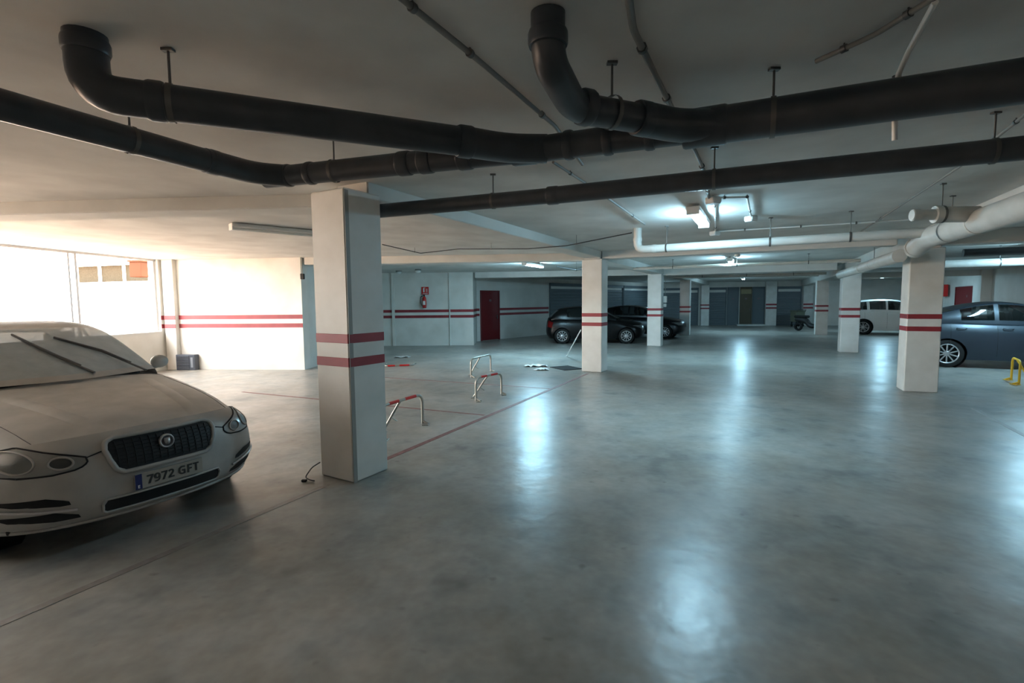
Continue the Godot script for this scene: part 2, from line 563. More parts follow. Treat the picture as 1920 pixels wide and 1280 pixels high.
func door(called: String, a: Vector2, b: Vector2, h: float, out: Vector2, mt):
	var o := setting(called)
	var m := Mesher.new()
	var d := (b - a).normalized()
	var c := (a + b) / 2
	var bas := Basis(Vector3.UP, yaw_of(d))
	var w := a.distance_to(b)
	m.box(Transform3D(bas, W(c + out * 0.02, h / 2)), Vector3(w - 0.08, h - 0.04, 0.05), 0.004)
	var leaf := part("leaf", m, mt, o)
	m = Mesher.new()
	for s in [-1, 1]:
		m.box(Transform3D(bas, W(c + d * s * (w / 2 - 0.02) + out * 0.03, h / 2)), Vector3(0.05, h, 0.09), 0.004)
	m.box(Transform3D(bas, W(c + out * 0.03, h - 0.02)), Vector3(w, 0.05, 0.09), 0.004)
	part("frame", m, mt, o)
	m = Mesher.new()
	m.box(Transform3D(bas, W(c + d * (w * 0.36) + out * 0.065, 1.02)), Vector3(0.03, 0.16, 0.04), 0.004)
	m.box(Transform3D(bas, W(c + d * (w * 0.31) + out * 0.085, 1.05)), Vector3(0.12, 0.02, 0.02), 0.004)
	part("handle", m, M.steel, leaf)
	m = Mesher.new()
	m.box(Transform3D(bas, W(c + out * 0.047, 1.75)), Vector3(0.14, 0.10, 0.006))
	part("plate", m, mat(Color(0.42, 0.36, 0.38), 0.4), leaf)

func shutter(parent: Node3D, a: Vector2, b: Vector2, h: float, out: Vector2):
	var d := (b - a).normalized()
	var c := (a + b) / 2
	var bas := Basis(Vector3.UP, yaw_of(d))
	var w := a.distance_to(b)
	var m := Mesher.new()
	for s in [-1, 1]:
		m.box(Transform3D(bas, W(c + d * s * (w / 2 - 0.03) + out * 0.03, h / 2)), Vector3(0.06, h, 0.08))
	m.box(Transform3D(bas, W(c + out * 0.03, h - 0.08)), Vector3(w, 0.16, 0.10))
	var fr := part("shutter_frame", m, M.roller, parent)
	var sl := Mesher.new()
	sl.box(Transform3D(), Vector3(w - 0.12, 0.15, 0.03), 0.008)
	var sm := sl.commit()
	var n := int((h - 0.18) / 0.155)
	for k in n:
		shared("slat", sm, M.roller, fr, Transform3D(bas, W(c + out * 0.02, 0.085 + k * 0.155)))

# ---------------------------------------------------------------- columns
func column(at: Vector2, deg: float, w: float, dp: float, h: float, label: String):
	var o := thing("column", label, "column", W(at, 0), deg_to_rad(deg), "white columns with two red bands")
	var m := Mesher.new()
	m.bx(Vector3(0, h / 2, 0), Vector3(w, h, dp), 0.014)
	part("shaft", m, M.column, o)
	for y in [1.355, 1.135]:
		m = Mesher.new()
		m.bx(Vector3(0, y, 0), Vector3(w + 0.006, 0.106, dp + 0.006), 0.014)
		part("red_band", m, M.red, o)
	return o

func build_columns():
	# a box's x axis turned by -deg lies along CROSS
	var near: Node3D = column(Vector2(-1.575, 4.885), -31.0, 0.46, 0.45, 2.72, "large near column with two red bands standing beside the dusty silver sedan")
	var g := Mesher.new()
	g.bx(Vector3(0.2305, 1.35, 0.198), Vector3(0.004, 2.70, 0.045))
	part("corner_guard", g, mat(Color(0.56, 0.56, 0.54), 0.5), near)
	column(Vector2(1.99, 12.04), -29.0, 0.50, 0.42, 2.66, "second column of the left row, with a white pole leaning beside it")
	column(Vector2(5.34, 18.67), -28.0, 0.50, 0.42, 2.66, "third column of the left row, beside the right end of the black hatchback")
	column(Vector2(8.43, 24.4), -27.0, 0.46, 0.42, 2.66, "grey-looking fourth column of the left row, behind the dark parked car")
	column(Vector2(12.72, 33.1), -12.0, 0.50, 0.36, 2.70, "farthest pale column at the left end of the far shutters")
	column(Vector2(7.39, 9.07), -24.0, 0.50, 0.44, 2.56, "nearest column of the right row, in front of the blue car's tail")
	column(Vector2(10.65, 15.83), -24.5, 0.50, 0.44, 2.54, "second column of the right row, in front of the white car's wheel")
	column(Vector2(14.62, 23.7), -24.5, 0.50, 0.44, 2.54, "third column of the right row, beside the parked scooter")

# ---------------------------------------------------------------- outside the opening
func build_exterior():
	var gm := mat(Color(1, 1, 1), 0.9, 0.0, noise_tex(0.02, 61, Color(0.66, 0.55, 0.46), Color(0.74, 0.64, 0.55), null, 256, 4), 0.3)
	var g := setting("ground_outside")
	var m := Mesher.new()
	m.bx(Vector3(-32, -0.2, -18), Vector3(40, 0.3, 60))
	part("paving", m, gm, g)
	var stucco := mat(Color(1, 1, 1), 0.9, 0.0, noise_tex(0.02, 62, Color(0.86, 0.85, 0.82), Color(0.92, 0.91, 0.88), null, 256, 4), 0.3)
	var a := Vector2(-36.0, 26.75)
	var b := Vector2(-13.6, 20.2)
	var d := (b - a).normalized()
	var o := thing("neighbouring_house", "sunlit white house wall with a balcony band darkened in place of shade seen through the opening", "building", W((a + b) / 2, -0.05), yaw_of(d))
	var L := a.distance_to(b)
	m = Mesher.new()
	m.bx(Vector3(0, 1.36, -1.5), Vector3(L, 2.72, 3.0))
	part("wall", m, stucco, o)
	m = Mesher.new()
	m.bx(Vector3(L / 2 - 3.0, 3.1, -0.6), Vector3(6.0, 0.82, 0.06))
	var band_shade_mat := mat(Color(1, 1, 1), 1.0, 0.0, noise_tex(0.03, 63, Color(0.215, 0.19, 0.155), Color(0.265, 0.24, 0.20), null, 256, 3), 1.2)  # panel colour darkened instead of shading it, reads as tan when overexposed
	band_shade_mat.metallic_specular = 0.0
	part("balcony_panel", m, band_shade_mat, o)
	m = Mesher.new()
	m.bx(Vector3(L / 2 - 3.0, 3.50, -0.55), Vector3(6.0, 0.10, 0.2), 0.01)
	part("handrail", m, stucco, o)
	var pm := Mesher.new()
	pm.bx(Vector3.ZERO, Vector3(0.09, 0.80, 0.12))
	var pmesh := pm.commit()
	for k in 5:
		shared("balcony_post", pmesh, stucco, o, Transform3D(Basis(), Vector3(L / 2 - 0.4 - k * 1.42, 3.1, -0.55)))
	# terracotta box on an arm outside the opening
	var terra := mat(Color(0.34, 0.22, 0.17), 1.0)
	terra.metallic_specular = 0.0
	var t := thing("terracotta_box", "terracotta coloured box held out by an arm outside the opening's far end", "box", V(-10.05, 2.44, 13.7), yaw_of(win_dir))
	m = Mesher.new()
	m.bx(Vector3(0, 0.2, 0), Vector3(0.34, 0.40, 0.34), 0.01)
	part("body", m, terra, t)
	m = Mesher.new()
	m.bx(Vector3(0, 0.42, 0), Vector3(0.40, 0.05, 0.40), 0.008)
	part("rim", m, terra, t)
	m = Mesher.new()
	m.tube([Vector3(0, 0.44, 0), Vector3(0, 0.55, 0), t.to_local(V(-9.30, 3.0, 13.3))], 0.02, 8)
	part("bracket", m, M.steel, t)

# ---------------------------------------------------------------- lamps
func lamp(at: Vector2, h: float, deg: float, lit: bool, power: float, label: String, length := 1.3):
	var o := thing("fluorescent_lamp", label, "lamp", W(at, h), deg_to_rad(deg), "fluorescent ceiling lamps")
	var m := Mesher.new()
	m.bx(Vector3(0, 0.085, 0), Vector3(length, 0.05, 0.17), 0.01)
	part("housing", m, M.white, o)
	for s in [-1, 1]:
		m = Mesher.new()
		m.bx(Vector3(s * (length / 2 - 0.015), 0.045, 0), Vector3(0.03, 0.07, 0.15), 0.006)
		part("end_cap", m, M.white, o)
		m = Mesher.new()
		m.tube([Vector3(-length / 2 + 0.03, 0.035, s * 0.04), Vector3(length / 2 - 0.03, 0.035, s * 0.04)], 0.016, 10)
		part("tube", m, M.glow if lit else M.tube_off, o)
	for s in [-0.35, 0.35]:
		m = Mesher.new()
		m.bx(Vector3(s * length, (0.10 + SLAB - h) / 2, 0), Vector3(0.03, maxf(SLAB - h - 0.10, 0.01), 0.03))
		part("mount", m, M.steel, o)
	if lit:
		var al := AreaLight3D.new()
		al.name = "light"
		al.area_size = Vector2(length - 0.1, 0.13)
		al.light_color = Color(0.68, 0.90, 1.0)
		al.light_energy = power
		al.area_range = 60
		al.shadow_enabled = true
		al.position = Vector3(0, 0.005, 0)
		al.rotation.x = -PI / 2
		o.add_child(al)
		var om := OmniLight3D.new()
		om.name = "side_glow"
		om.light_color = Color(0.68, 0.90, 1.0)
		om.light_energy = power * 0.34
		om.light_size = 0.05
		om.omni_range = 60
		om.omni_attenuation = 2.0
		om.shadow_enabled = true
		om.position = Vector3(0, -0.03, 0)
		o.add_child(om)

func build_lamps():
	var lane_deg := 63.5
	lamp(Vector2(2.48, 6.72), 2.70, lane_deg, true, 1.7, "nearest lit fluorescent lamp over the lane, beside the junction box")
	lamp(Vector2(0.65, 15.0), 2.70, lane_deg, true, 4.0, "lit fluorescent lamp over the left bay in front of the red door")
	lamp(Vector2(6.02, 13.9), 2.70, lane_deg, true, 2.4, "second lit fluorescent lamp down the lane", 0.7)
	lamp(Vector2(11.75, 25.6), 2.70, lane_deg, true, 2.2, "far lit fluorescent lamp near the shutters at the lane's end")
	lamp(Vector2(9.0, 31.0), 2.70, lane_deg, true, 0.4, "small dim lamp far behind the dark parked car", 0.7)
	lamp(Vector2(17.9, 24.2), 2.66, lane_deg, true, 2.1, "lit fluorescent lamp above the white car")
	lamp(Vector2(10.9, 10.3), 2.70, lane_deg, true, 2.1, "lit lamp over the blue car at the picture's right edge")
	lamp(Vector2(-3.45, 7.75), 2.72, 45.0, false, 0.0, "unlit fluorescent batten on the ceiling left of the near column", 1.5)

# ---------------------------------------------------------------- cars
class CarShape:
	var P: Dictionary
	var hn: float
	var ht: float
	func _init(p: Dictionary):
		P = p
		hn = P.nose[-1][0]
		ht = P.tail[-1][0]
	static func tab(t: Array, x: float) -> float:
		if x <= t[0][0]: return t[0][1]
		if x >= t[-1][0]: return t[-1][1]
		var k := 0
		while x > t[k + 1][0]: k += 1
		var d: float = t[k + 1][0] - t[k][0]
		var u: float = (x - t[k][0]) / d
		var s: float = (t[k + 1][1] - t[k][1]) / d
		var s0: float = s
		var s1: float = s
		if k > 0: s0 = (t[k + 1][1] - t[k - 1][1]) / (t[k + 1][0] - t[k - 1][0])
		if k < t.size() - 2: s1 = (t[k + 2][1] - t[k][1]) / (t[k + 2][0] - t[k][0])
		var u2 := u * u
		var u3 := u2 * u
		return t[k][1] * (2 * u3 - 3 * u2 + 1) + s0 * d * (u3 - 2 * u2 + u) + t[k + 1][1] * (3 * u2 - 2 * u3) + s1 * d * (u3 - u2)
	func bow(s: float) -> float: return P.bow * (1.0 - sqrt(maxf(0.0, 1.0 - pow(absf(s), P.bowp))))
	func bowr(s: float) -> float: return P.bowr * (1.0 - sqrt(maxf(0.0, 1.0 - pow(absf(s), P.bowp))))
	func drop(s: float) -> float: return P.crown * s * s + P.roll * pow(absf(s), 8.0)
	func ahood() -> float: return tab(P.nose, hn)
	func atail() -> float: return P.length - tab(P.tail, ht)
	func ridge(ac: float) -> float:
		return tab(P.top, ac)
	func xs(a: float, t: float) -> float:
		return tab(P.plan, a) * tab(P.sidep, t)
	func pt(x: float, h: float, a: float) -> Vector3: return Vector3(x, h, -a)
	func front(s: float, t: float) -> Vector3:
		var hc: float = P.hb + (hn - P.hb) * t
		var a := tab(P.nose, hc) + bow(s)
		var h: float = P.hb + (hn - drop(s) - P.hb) * t
		return pt(s * xs(tab(P.nose, hc) + P.bow, t), h, a)
	func rear(s: float, t: float) -> Vector3:
		var hc: float = P.hb + (ht - P.hb) * t
		var a: float = P.length - tab(P.tail, hc) - bowr(s)
		var h: float = P.hb + (ht - drop(s) - P.hb) * t
		return pt(s * xs(P.length - tab(P.tail, hc) - P.bowr, t), h, a)
	func over(s: float, ac: float) -> Vector3:
		var r := (ac - ahood()) / (atail() - ahood())
		var ff := clampf(1.0 - r / 0.36, 0, 1)
		var fr := clampf((r - 0.72) / 0.28, 0, 1)
		ff = ff * ff * (3 - 2 * ff)
		fr = fr * fr * (3 - 2 * fr)
		var a := ac + bow(s) * ff - bowr(s) * fr
		return pt(s * xs(a, 1.0), ridge(ac) - drop(s), a)
	# point of the front face at a given lateral place and height
	func face(x: float, h: float, off := 0.0) -> Vector3:
		var s := 0.0
		var t := 0.0
		for k in 8:
			t = clampf((h - P.hb) / (hn - drop(s) - P.hb), 0.0, 1.0)
			s = clampf(x / xs(tab(P.nose, P.hb + (hn - P.hb) * t) + P.bow, t), -0.998, 0.998)
		var p := front(s, t)
		if off != 0.0:
			var e := 0.01
			var du := front(minf(s + e, 0.999), t) - front(maxf(s - e, -0.999), t)
			var dv := front(s, minf(t + e, 1)) - front(s, maxf(t - e, 0))
			p += du.cross(dv).normalized() * off
		return p

func conform(cs: CarShape, rows: Array, cols: int, off: float) -> Mesher:
	var m := Mesher.new()
	var g := []
	for r in rows:
		var row := []
		for c in cols + 1: row.append(cs.face(lerpf(r[1], r[2], float(c) / cols), r[0], off))
		g.append(row)
	m.grid(g)
	return m
func rows_of(outline: Array, n: int) -> Array:
	# outline: [h, xl, xr] from low to high, filled in smoothly
	var l := []
	var r := []
	for q in outline:
		l.append([q[0], q[1]]); r.append([q[0], q[2]])
	var out := []
	for k in n + 1:
		var h := lerpf(outline[0][0], outline[-1][0], float(k) / n)
		out.append([h, lin(l, h), lin(r, h)])
	return out
func lin(t: Array, x: float) -> float:
	for k in t.size() - 1:
		if x <= t[k + 1][0]: return lerpf(t[k][1], t[k + 1][1], clampf((x - t[k][0]) / (t[k + 1][0] - t[k][0]), 0, 1))
	return t[-1][1]
func rim_of(cs: CarShape, rows: Array, off: float) -> Array:
	var pts := []
	for c in 9: pts.append(cs.face(lerpf(rows[0][1], rows[0][2], c / 8.0), rows[0][0], off))
	for k in range(1, rows.size()): pts.append(cs.face(rows[k][2], rows[k][0], off))
	for c in range(1, 9): pts.append(cs.face(lerpf(rows[-1][2], rows[-1][1], c / 8.0), rows[-1][0], off))
	for k in range(rows.size() - 2, 0, -1): pts.append(cs.face(rows[k][1], rows[k][0], off))
	pts.append(pts[0])
	return pts
func line_on(cs: CarShape, pts: Array, off: float, n := 8) -> Array:
	var out := []
	for k in pts.size() - 1:
		for s in n: out.append(cs.face(lerpf(pts[k][0], pts[k + 1][0], float(s) / n), lerpf(pts[k][1], pts[k + 1][1], float(s) / n), off))
	out.append(cs.face(pts[-1][0], pts[-1][1], off))
	return out

# grids welded into one smooth mesh; faces whose tag differs go to other meshes
func weld(grids: Array) -> Dictionary:
	var pos := PackedVector3Array()
	var nor := PackedVector3Array()
	var key := {}
	var faces := {}
	for g in grids:
		var rows: Array = g.rows
		var ids := []
		for r in rows:
			var row := []
			for p in r:
				var k := Vector3i(roundi(p.x * 2000), roundi(p.y * 2000), roundi(p.z * 2000))
				if not key.has(k):
					key[k] = pos.size()
					pos.append(p); nor.append(Vector3.ZERO)
				row.append(key[k])
			ids.append(row)
		for r in rows.size() - 1:
			for c in rows[0].size() - 1:
				var tag: String = g.tag.call(r, c)
				if tag == "": continue
				var q := [ids[r][c], ids[r][c + 1], ids[r + 1][c + 1], ids[r + 1][c]]
				if g.flip: q.reverse()
				var nn := (pos[q[2]] - pos[q[0]]).cross(pos[q[3]] - pos[q[1]])
				for k in q: nor[k] += nn
				if not faces.has(tag): faces[tag] = []
				faces[tag].append(q)
	var out := {}
	for tag in faces:
		var m := Mesher.new()
		var mp := {}
		for q in faces[tag]:
			var w := []
			for k in q:
				if not mp.has(k):
					mp[k] = m.v.size()
					m.v.append(pos[k]); m.n.append(nor[k].normalized())
				w.append(mp[k])
			if w[0] != w[1] and w[1] != w[2] and w[0] != w[2]: m.i.append_array([w[0], w[2], w[1]])
			if w[0] != w[2] and w[2] != w[3] and w[0] != w[3]: m.i.append_array([w[0], w[3], w[2]])
		out[tag] = m
	return out

func build_car(called: String, label: String, P: Dictionary, at: Vector3, turn: float) -> Node3D:
	var cs := CarShape.new(P)
	var o := thing(called, label, "car", at, turn)
	var paint = P.paint
	var ns: int = P.get("fine", 14)
	var ss := []
	for k in ns * 2 + 1: ss.append(sin(PI / 2 * (k - ns) / float(ns)))
	var nt: int = P.get("rows", 14)
	var acs := []
	var na: int = P.get("along", 80)
	var h0 := cs.ahood()
	var h1 := cs.atail()
	for k in na + 1:
		var u := float(k) / na
		acs.append(lerpf(h0, h1, u))
	var body := func(_r, _c): return "body"
	var grids := []
	var rows := []
	for k in nt + 1:
		var row := []
		for s in ss: row.append(cs.front(s, float(k) / nt))
		rows.append(row)
	grids.append({"rows": rows, "tag": body, "flip": false})
	rows = []
	for k in nt + 1:
		var row := []
		for s in ss: row.append(cs.rear(s, float(k) / nt))
		rows.append(row)
	grids.append({"rows": rows, "tag": body, "flip": true})
	rows = []
	for ac in acs:
		var row := []
		for s in ss: row.append(cs.over(s, ac))
		rows.append(row)
	var ws: Array = P.roof
	var g0: float = ws[0][0] + 0.12
	var g1: float = ws[-1][0] - 0.12
	grids.append({"rows": rows, "tag": func(r, c): return "cabin" if acs[r] > g0 and acs[r + 1] < g1 and absf(ss[c]) < 0.93 and absf(ss[c + 1]) < 0.93 else "body", "flip": false})
	# sides with wheel arches
	for sd in [-1.0, 1.0]:
		rows = []
		var inside := []
		for k in nt + 1:
			var t := float(k) / nt
			var row := []
			var ins := []
			var f: Vector3 = cs.front(sd, t)
			var r: Vector3 = cs.rear(sd, t)
			var f1: Vector3 = cs.front(sd, 1.0)
			var r1: Vector3 = cs.rear(sd, 1.0)
			for ac in acs:
				var e: Vector3 = cs.over(sd, ac)
				var u := (e.z - f1.z) / (r1.z - f1.z)
				var z := lerpf(f.z, r.z, u)
				var h: float = P.hb + (e.y - P.hb) * t
				row.append(Vector3(sd * cs.xs(-z, t), h, z))
				var hit := -1
				for w in P.axles.size():
					if Vector2(-z - P.axles[w], h - P.wheel).length() < P.arch: hit = w
				ins.append(hit)
			rows.append(row)
			inside.append(ins)
		for k in nt + 1:
			for c in acs.size():
				if inside[k][c] < 0: continue
				var border := false
				for dk in [-1, 0, 1]:
					for dc in [-1, 0, 1]:
						var kk: int = clampi(k + dk, 0, nt)
						var cc: int = clampi(c + dc, 0, acs.size() - 1)
						if inside[kk][cc] < 0: border = true
				if not border: continue
				var wc: float = P.axles[inside[k][c]]
				var p: Vector3 = rows[k][c]
				var q: Vector2 = Vector2(-p.z - wc, p.y - P.wheel).normalized() * P.arch
				if k == 0:
					var dy: float = P.hb - P.wheel
					q = Vector2(signf(q.x) * sqrt(P.arch * P.arch - dy * dy), dy)
				rows[k][c] = Vector3(sd * cs.xs(wc + q.x, float(k) / nt), P.wheel + q.y, -(wc + q.x))
		var iref := inside
		grids.append({"rows": rows, "tag": func(r, c): return "" if iref[r][c] >= 0 and iref[r][c + 1] >= 0 and iref[r + 1][c] >= 0 and iref[r + 1][c + 1] >= 0 else "body", "flip": sd < 0})
	var made := weld(grids)
	var bodym: MeshInstance3D = part("body", made.body, paint, o)
	if made.has("cabin"): part("cabin_floor", made.cabin, M.black, o)
	# under tray
	var m := Mesher.new()
	m.bx(Vector3(0, P.hb + 0.03, -P.length / 2), Vector3(cs.tab(P.plan, 2.0) * 1.7, 0.05, P.length - 0.7), 0.01)
	for wc in P.axles:
		for sd in [-1.0, 1.0]:
			var xo: float = cs.xs(wc, 0.3)
			m.tube([Vector3(sd * (xo - 0.04), P.wheel, -wc), Vector3(sd * (xo - 0.30), P.wheel, -wc)], P.arch + 0.005, 24, false)
			m.tube([Vector3(sd * (xo - 0.27), P.wheel, -wc), Vector3(sd * (xo - 0.30), P.wheel, -wc)], P.arch + 0.005, 24, true)
	part("underbody", m, M.black, o)
	# greenhouse
	var st: Array = P.stations
	rows = []
	var nside := 5
	var ntop := 8
	var belt := func(a: float) -> float: return cs.ridge(a) - cs.drop(0.94)
	for a in st:
		var row := []
		var hbelt: float = belt.call(a)
		var R := maxf(cs.tab(ws, a), hbelt + 0.002)
		var wb: float = cs.xs(a, 1.0) * 0.955
		var rise: float = R - hbelt
		var wt: float = wb - rise * P.tumble
		var he: float = hbelt + rise * 0.88
		for sd in [-1.0, 1.0]:
			var seq := []
			for k in nside:
				var t := float(k) / nside
				seq.append(Vector2(lerpf(wb, wt, t) + 0.03 * sin(PI * t) * minf(1, rise * 3), lerpf(hbelt, he, t)))
			for k in ntop + 1:
				var an := PI / 2 * k / ntop
				# rounded roof edge
				seq.append(Vector2(wt * pow(cos(an), 0.75), he + (R - he) * pow(sin(an), 0.9)))
			var half := []
			for q in seq:
				var sx: float = q.x / wb
				var sh: float = P.wsbow * sx * sx * clampf((P.peak - a) / (P.peak - ws[0][0]), 0, 1) - P.rwbow * sx * sx * clampf((a - P.peak) / (ws[-1][0] - P.peak), 0, 1)
				half.append(Vector3(q.x * sd, q.y, -(a + sh)))
			if sd < 0: row.append_array(half)
			else:
				half.reverse()
				half.remove_at(0)
				row.append_array(half)
		rows.append(row)
	var ncol: int = rows[0].size()
	var zones: Array = P.zones       # one code per interval between stations
	var tagger := func(r: int, c: int) -> String:
		var z: String = zones[r]
		var j: int = c if c < ncol / 2 else ncol - 2 - c
		var side := "left" if c < ncol / 2 else "right"
		if j >= nside + 1:
			if "W" in z: return "windscreen"
			if "R" in z: return "rear_window"
			return "roof"
		if j >= 1 and j < nside:
			if "f" in z: return "front_" + side
			if "b" in z: return "back_" + side
			if "q" in z: return "quarter_" + side
		return "roof"
	made = weld([{"rows": rows, "tag": tagger, "flip": false}])
	for tag in made:
		if tag == "roof": part("roof", made[tag], paint, o)
		elif tag == "windscreen": part("windscreen", made[tag], P.get("screen", P.glass), o)
		elif tag == "rear_window": part("rear_window", made[tag], P.glass, o)
		else: part("side_window", made[tag], P.glass, o)
	# seats and dashboard
	var sy: float = cs.ridge(2.0)
	for sd in [-1.0, 1.0]:
		m = Mesher.new()
		m.box(Transform3D(Basis(Vector3.RIGHT, -0.18), Vector3(sd * 0.36, sy + 0.02, -P.seat)), Vector3(0.46, 0.5, 0.12), 0.05)
		m.box(Transform3D(Basis(Vector3.RIGHT, -0.12), Vector3(sd * 0.36, sy + 0.30, -P.seat - 0.05)), Vector3(0.25, 0.15, 0.09), 0.03)
		part("seat", m, P.trim, o)
	m = Mesher.new()
	m.bx(Vector3(0, sy - 0.02, -P.seat - 0.95), Vector3(1.2, 0.5, 0.14), 0.05)
	part("rear_seat", m, P.trim, o)
	m = Mesher.new()
	m.bx(Vector3(0, sy - 0.05, -P.dash), Vector3(1.25, 0.16, 0.3), 0.05)
	part("dashboard", m, P.trim, o)
	m = Mesher.new()
	var ring := []
	for k in 17:
		var an := TAU * k / 16
		ring.append(Vector3(0.36 + cos(an) * 0.18, sy + 0.02 + sin(an) * 0.165, -P.dash - 0.24 + sin(an) * 0.07))
	m.tube(ring, 0.014, 6, false)
	part("steering_wheel", m, M.black, o)
	# wheels
	for wc in P.axles:
		for sd in [-1.0, 1.0]:
			wheel(o, Vector3(sd * (cs.xs(wc, 0.3) - 0.125), P.wheel, -wc), sd, P)
	# mirrors, handles
	for sd in [-1.0, 1.0]:
		var mx: float = cs.xs(P.mirror, 1.0)
		m = Mesher.new()
		m.ball(Vector3(sd * (mx + 0.075), cs.ridge(P.mirror) + 0.035, -P.mirror), Vector3(0.085, 0.07, 0.07))
		m.tube([Vector3(sd * (mx - 0.08), cs.ridge(P.mirror) - 0.045, -P.mirror - 0.02), Vector3(sd * (mx + 0.05), cs.ridge(P.mirror) - 0.01, -P.mirror)], 0.025, 8)
		var mm := part("mirror", m, paint, o)
		m = Mesher.new()
		m.ball(Vector3(sd * (mx + 0.085), cs.ridge(P.mirror) + 0.035, -P.mirror - 0.06), Vector3(0.068, 0.055, 0.02))
		part("mirror_glass", m, M.chrome, mm)
		for a in P.handles:
			m = Mesher.new()
			var hx: float = cs.xs(a, 0.82)
			m.tube(bend([Vector3(sd * (hx - 0.01), P.handle_h, -a + 0.09), Vector3(sd * (hx + 0.025), P.handle_h, -a + 0.07), Vector3(sd * (hx + 0.025), P.handle_h, -a - 0.07), Vector3(sd * (hx - 0.01), P.handle_h, -a - 0.09)], 0.03), 0.011, 8)
			part("door_handle", m, P.get("handle_mat", paint), o)
		for a in P.seams:
			m = Mesher.new()
			var pts := []
			for k in 9:
				var t := 0.12 + 0.87 * k / 8.0
				pts.append(Vector3(sd * (cs.xs(a, t) - 0.001), P.hb + (cs.over(sd, a).y - P.hb) * t, -a))
			m.tube(pts, 0.004, 5)
			part("door_seam", m, M.black, o)
	# lamps front and rear
	for sd in [-1.0, 1.0]:
		if P.has("headlamp"):
			var hl := []
			for q in P.headlamp: hl.append([q[0], q[1] if sd > 0 else -q[2], q[2] if sd > 0 else -q[1]])
			part("headlamp", conform(cs, rows_of(hl, 6), 10, 0.004), M.lens, o)
		m = Mesher.new()
		var g := []
		for k in 5:
			var t: float = lerpf(P.tail_lamp[0], P.tail_lamp[1], k / 4.0)
			var row := []
			for c in 9:
				var s: float = lerpf(P.tail_lamp[2], 0.995, c / 8.0) * sd
				var p: Vector3 = cs.rear(s, t)
				row.append(p + Vector3(sd * 0.006, 0, -0.006))
			g.append(row)
		m.grid(g, sd > 0)
		part("tail_lamp", m, M.tail, o)
	return o

func wheel(o: Node3D, at: Vector3, sd: float, P: Dictionary):
	var w := Node3D.new()
	w.name = "wheel"
	o.add_child(w, true)
	w.position = at
	var r: float = P.wheel
	var rr: float = P.rim
	var t := Transform3D(Basis(Vector3.FORWARD, PI / 2 * sd), Vector3.ZERO)   # y axis points outwards
	var m := Mesher.new()
	m.lathe(t, [[rr, -0.10], [r - 0.02, -0.105], [r, -0.08], [r, 0.08], [r - 0.02, 0.105], [rr + 0.015, 0.11], [rr, 0.10], [rr - 0.01, 0.0]], 32)
	part("tyre", m, M.rubber, w)
	m = Mesher.new()
	m.lathe(t, [[rr - 0.012, 0.02], [rr - 0.006, 0.10], [rr + 0.004, 0.105], [rr + 0.004, 0.098]], 32)
	m.lathe(t, [[0.001, 0.045], [rr - 0.015, 0.03]], 24)
	part("rim_barrel", m, M.dark_rim, w)
	m = Mesher.new()
	m.lathe(t, [[0.001, 0.105], [0.05, 0.10], [0.065, 0.085], [0.065, 0.05]], 20)
	var n: int = P.spokes
	for k in n:
		var an := TAU * k / n
		var d := Vector3(cos(an), 0, sin(an))
		var e := Vector3(-sin(an), 0, cos(an))
		for f in ([-1.0, 1.0] if n <= 7 else [0.0]):
			var a: Vector3 = d * 0.05 + e * f * 0.012 + Vector3(0, 0.085, 0)
			var b: Vector3 = d * (rr - 0.008) + e * f * 0.035 + Vector3(0, 0.092, 0)
			var bs := Basis((b - a).normalized(), Vector3.UP, (b - a).normalized().cross(Vector3.UP))
			m.box(t * Transform3D(bs, (a + b) / 2), Vector3((b - a).length(), 0.02, 0.022 if n <= 7 else 0.03), 0.005)
	m.lathe(t, [[rr - 0.022, 0.09], [rr - 0.01, 0.104], [rr + 0.003, 0.106], [rr + 0.003, 0.09]], 32)
	part("rim", m, P.rim_mat, w)

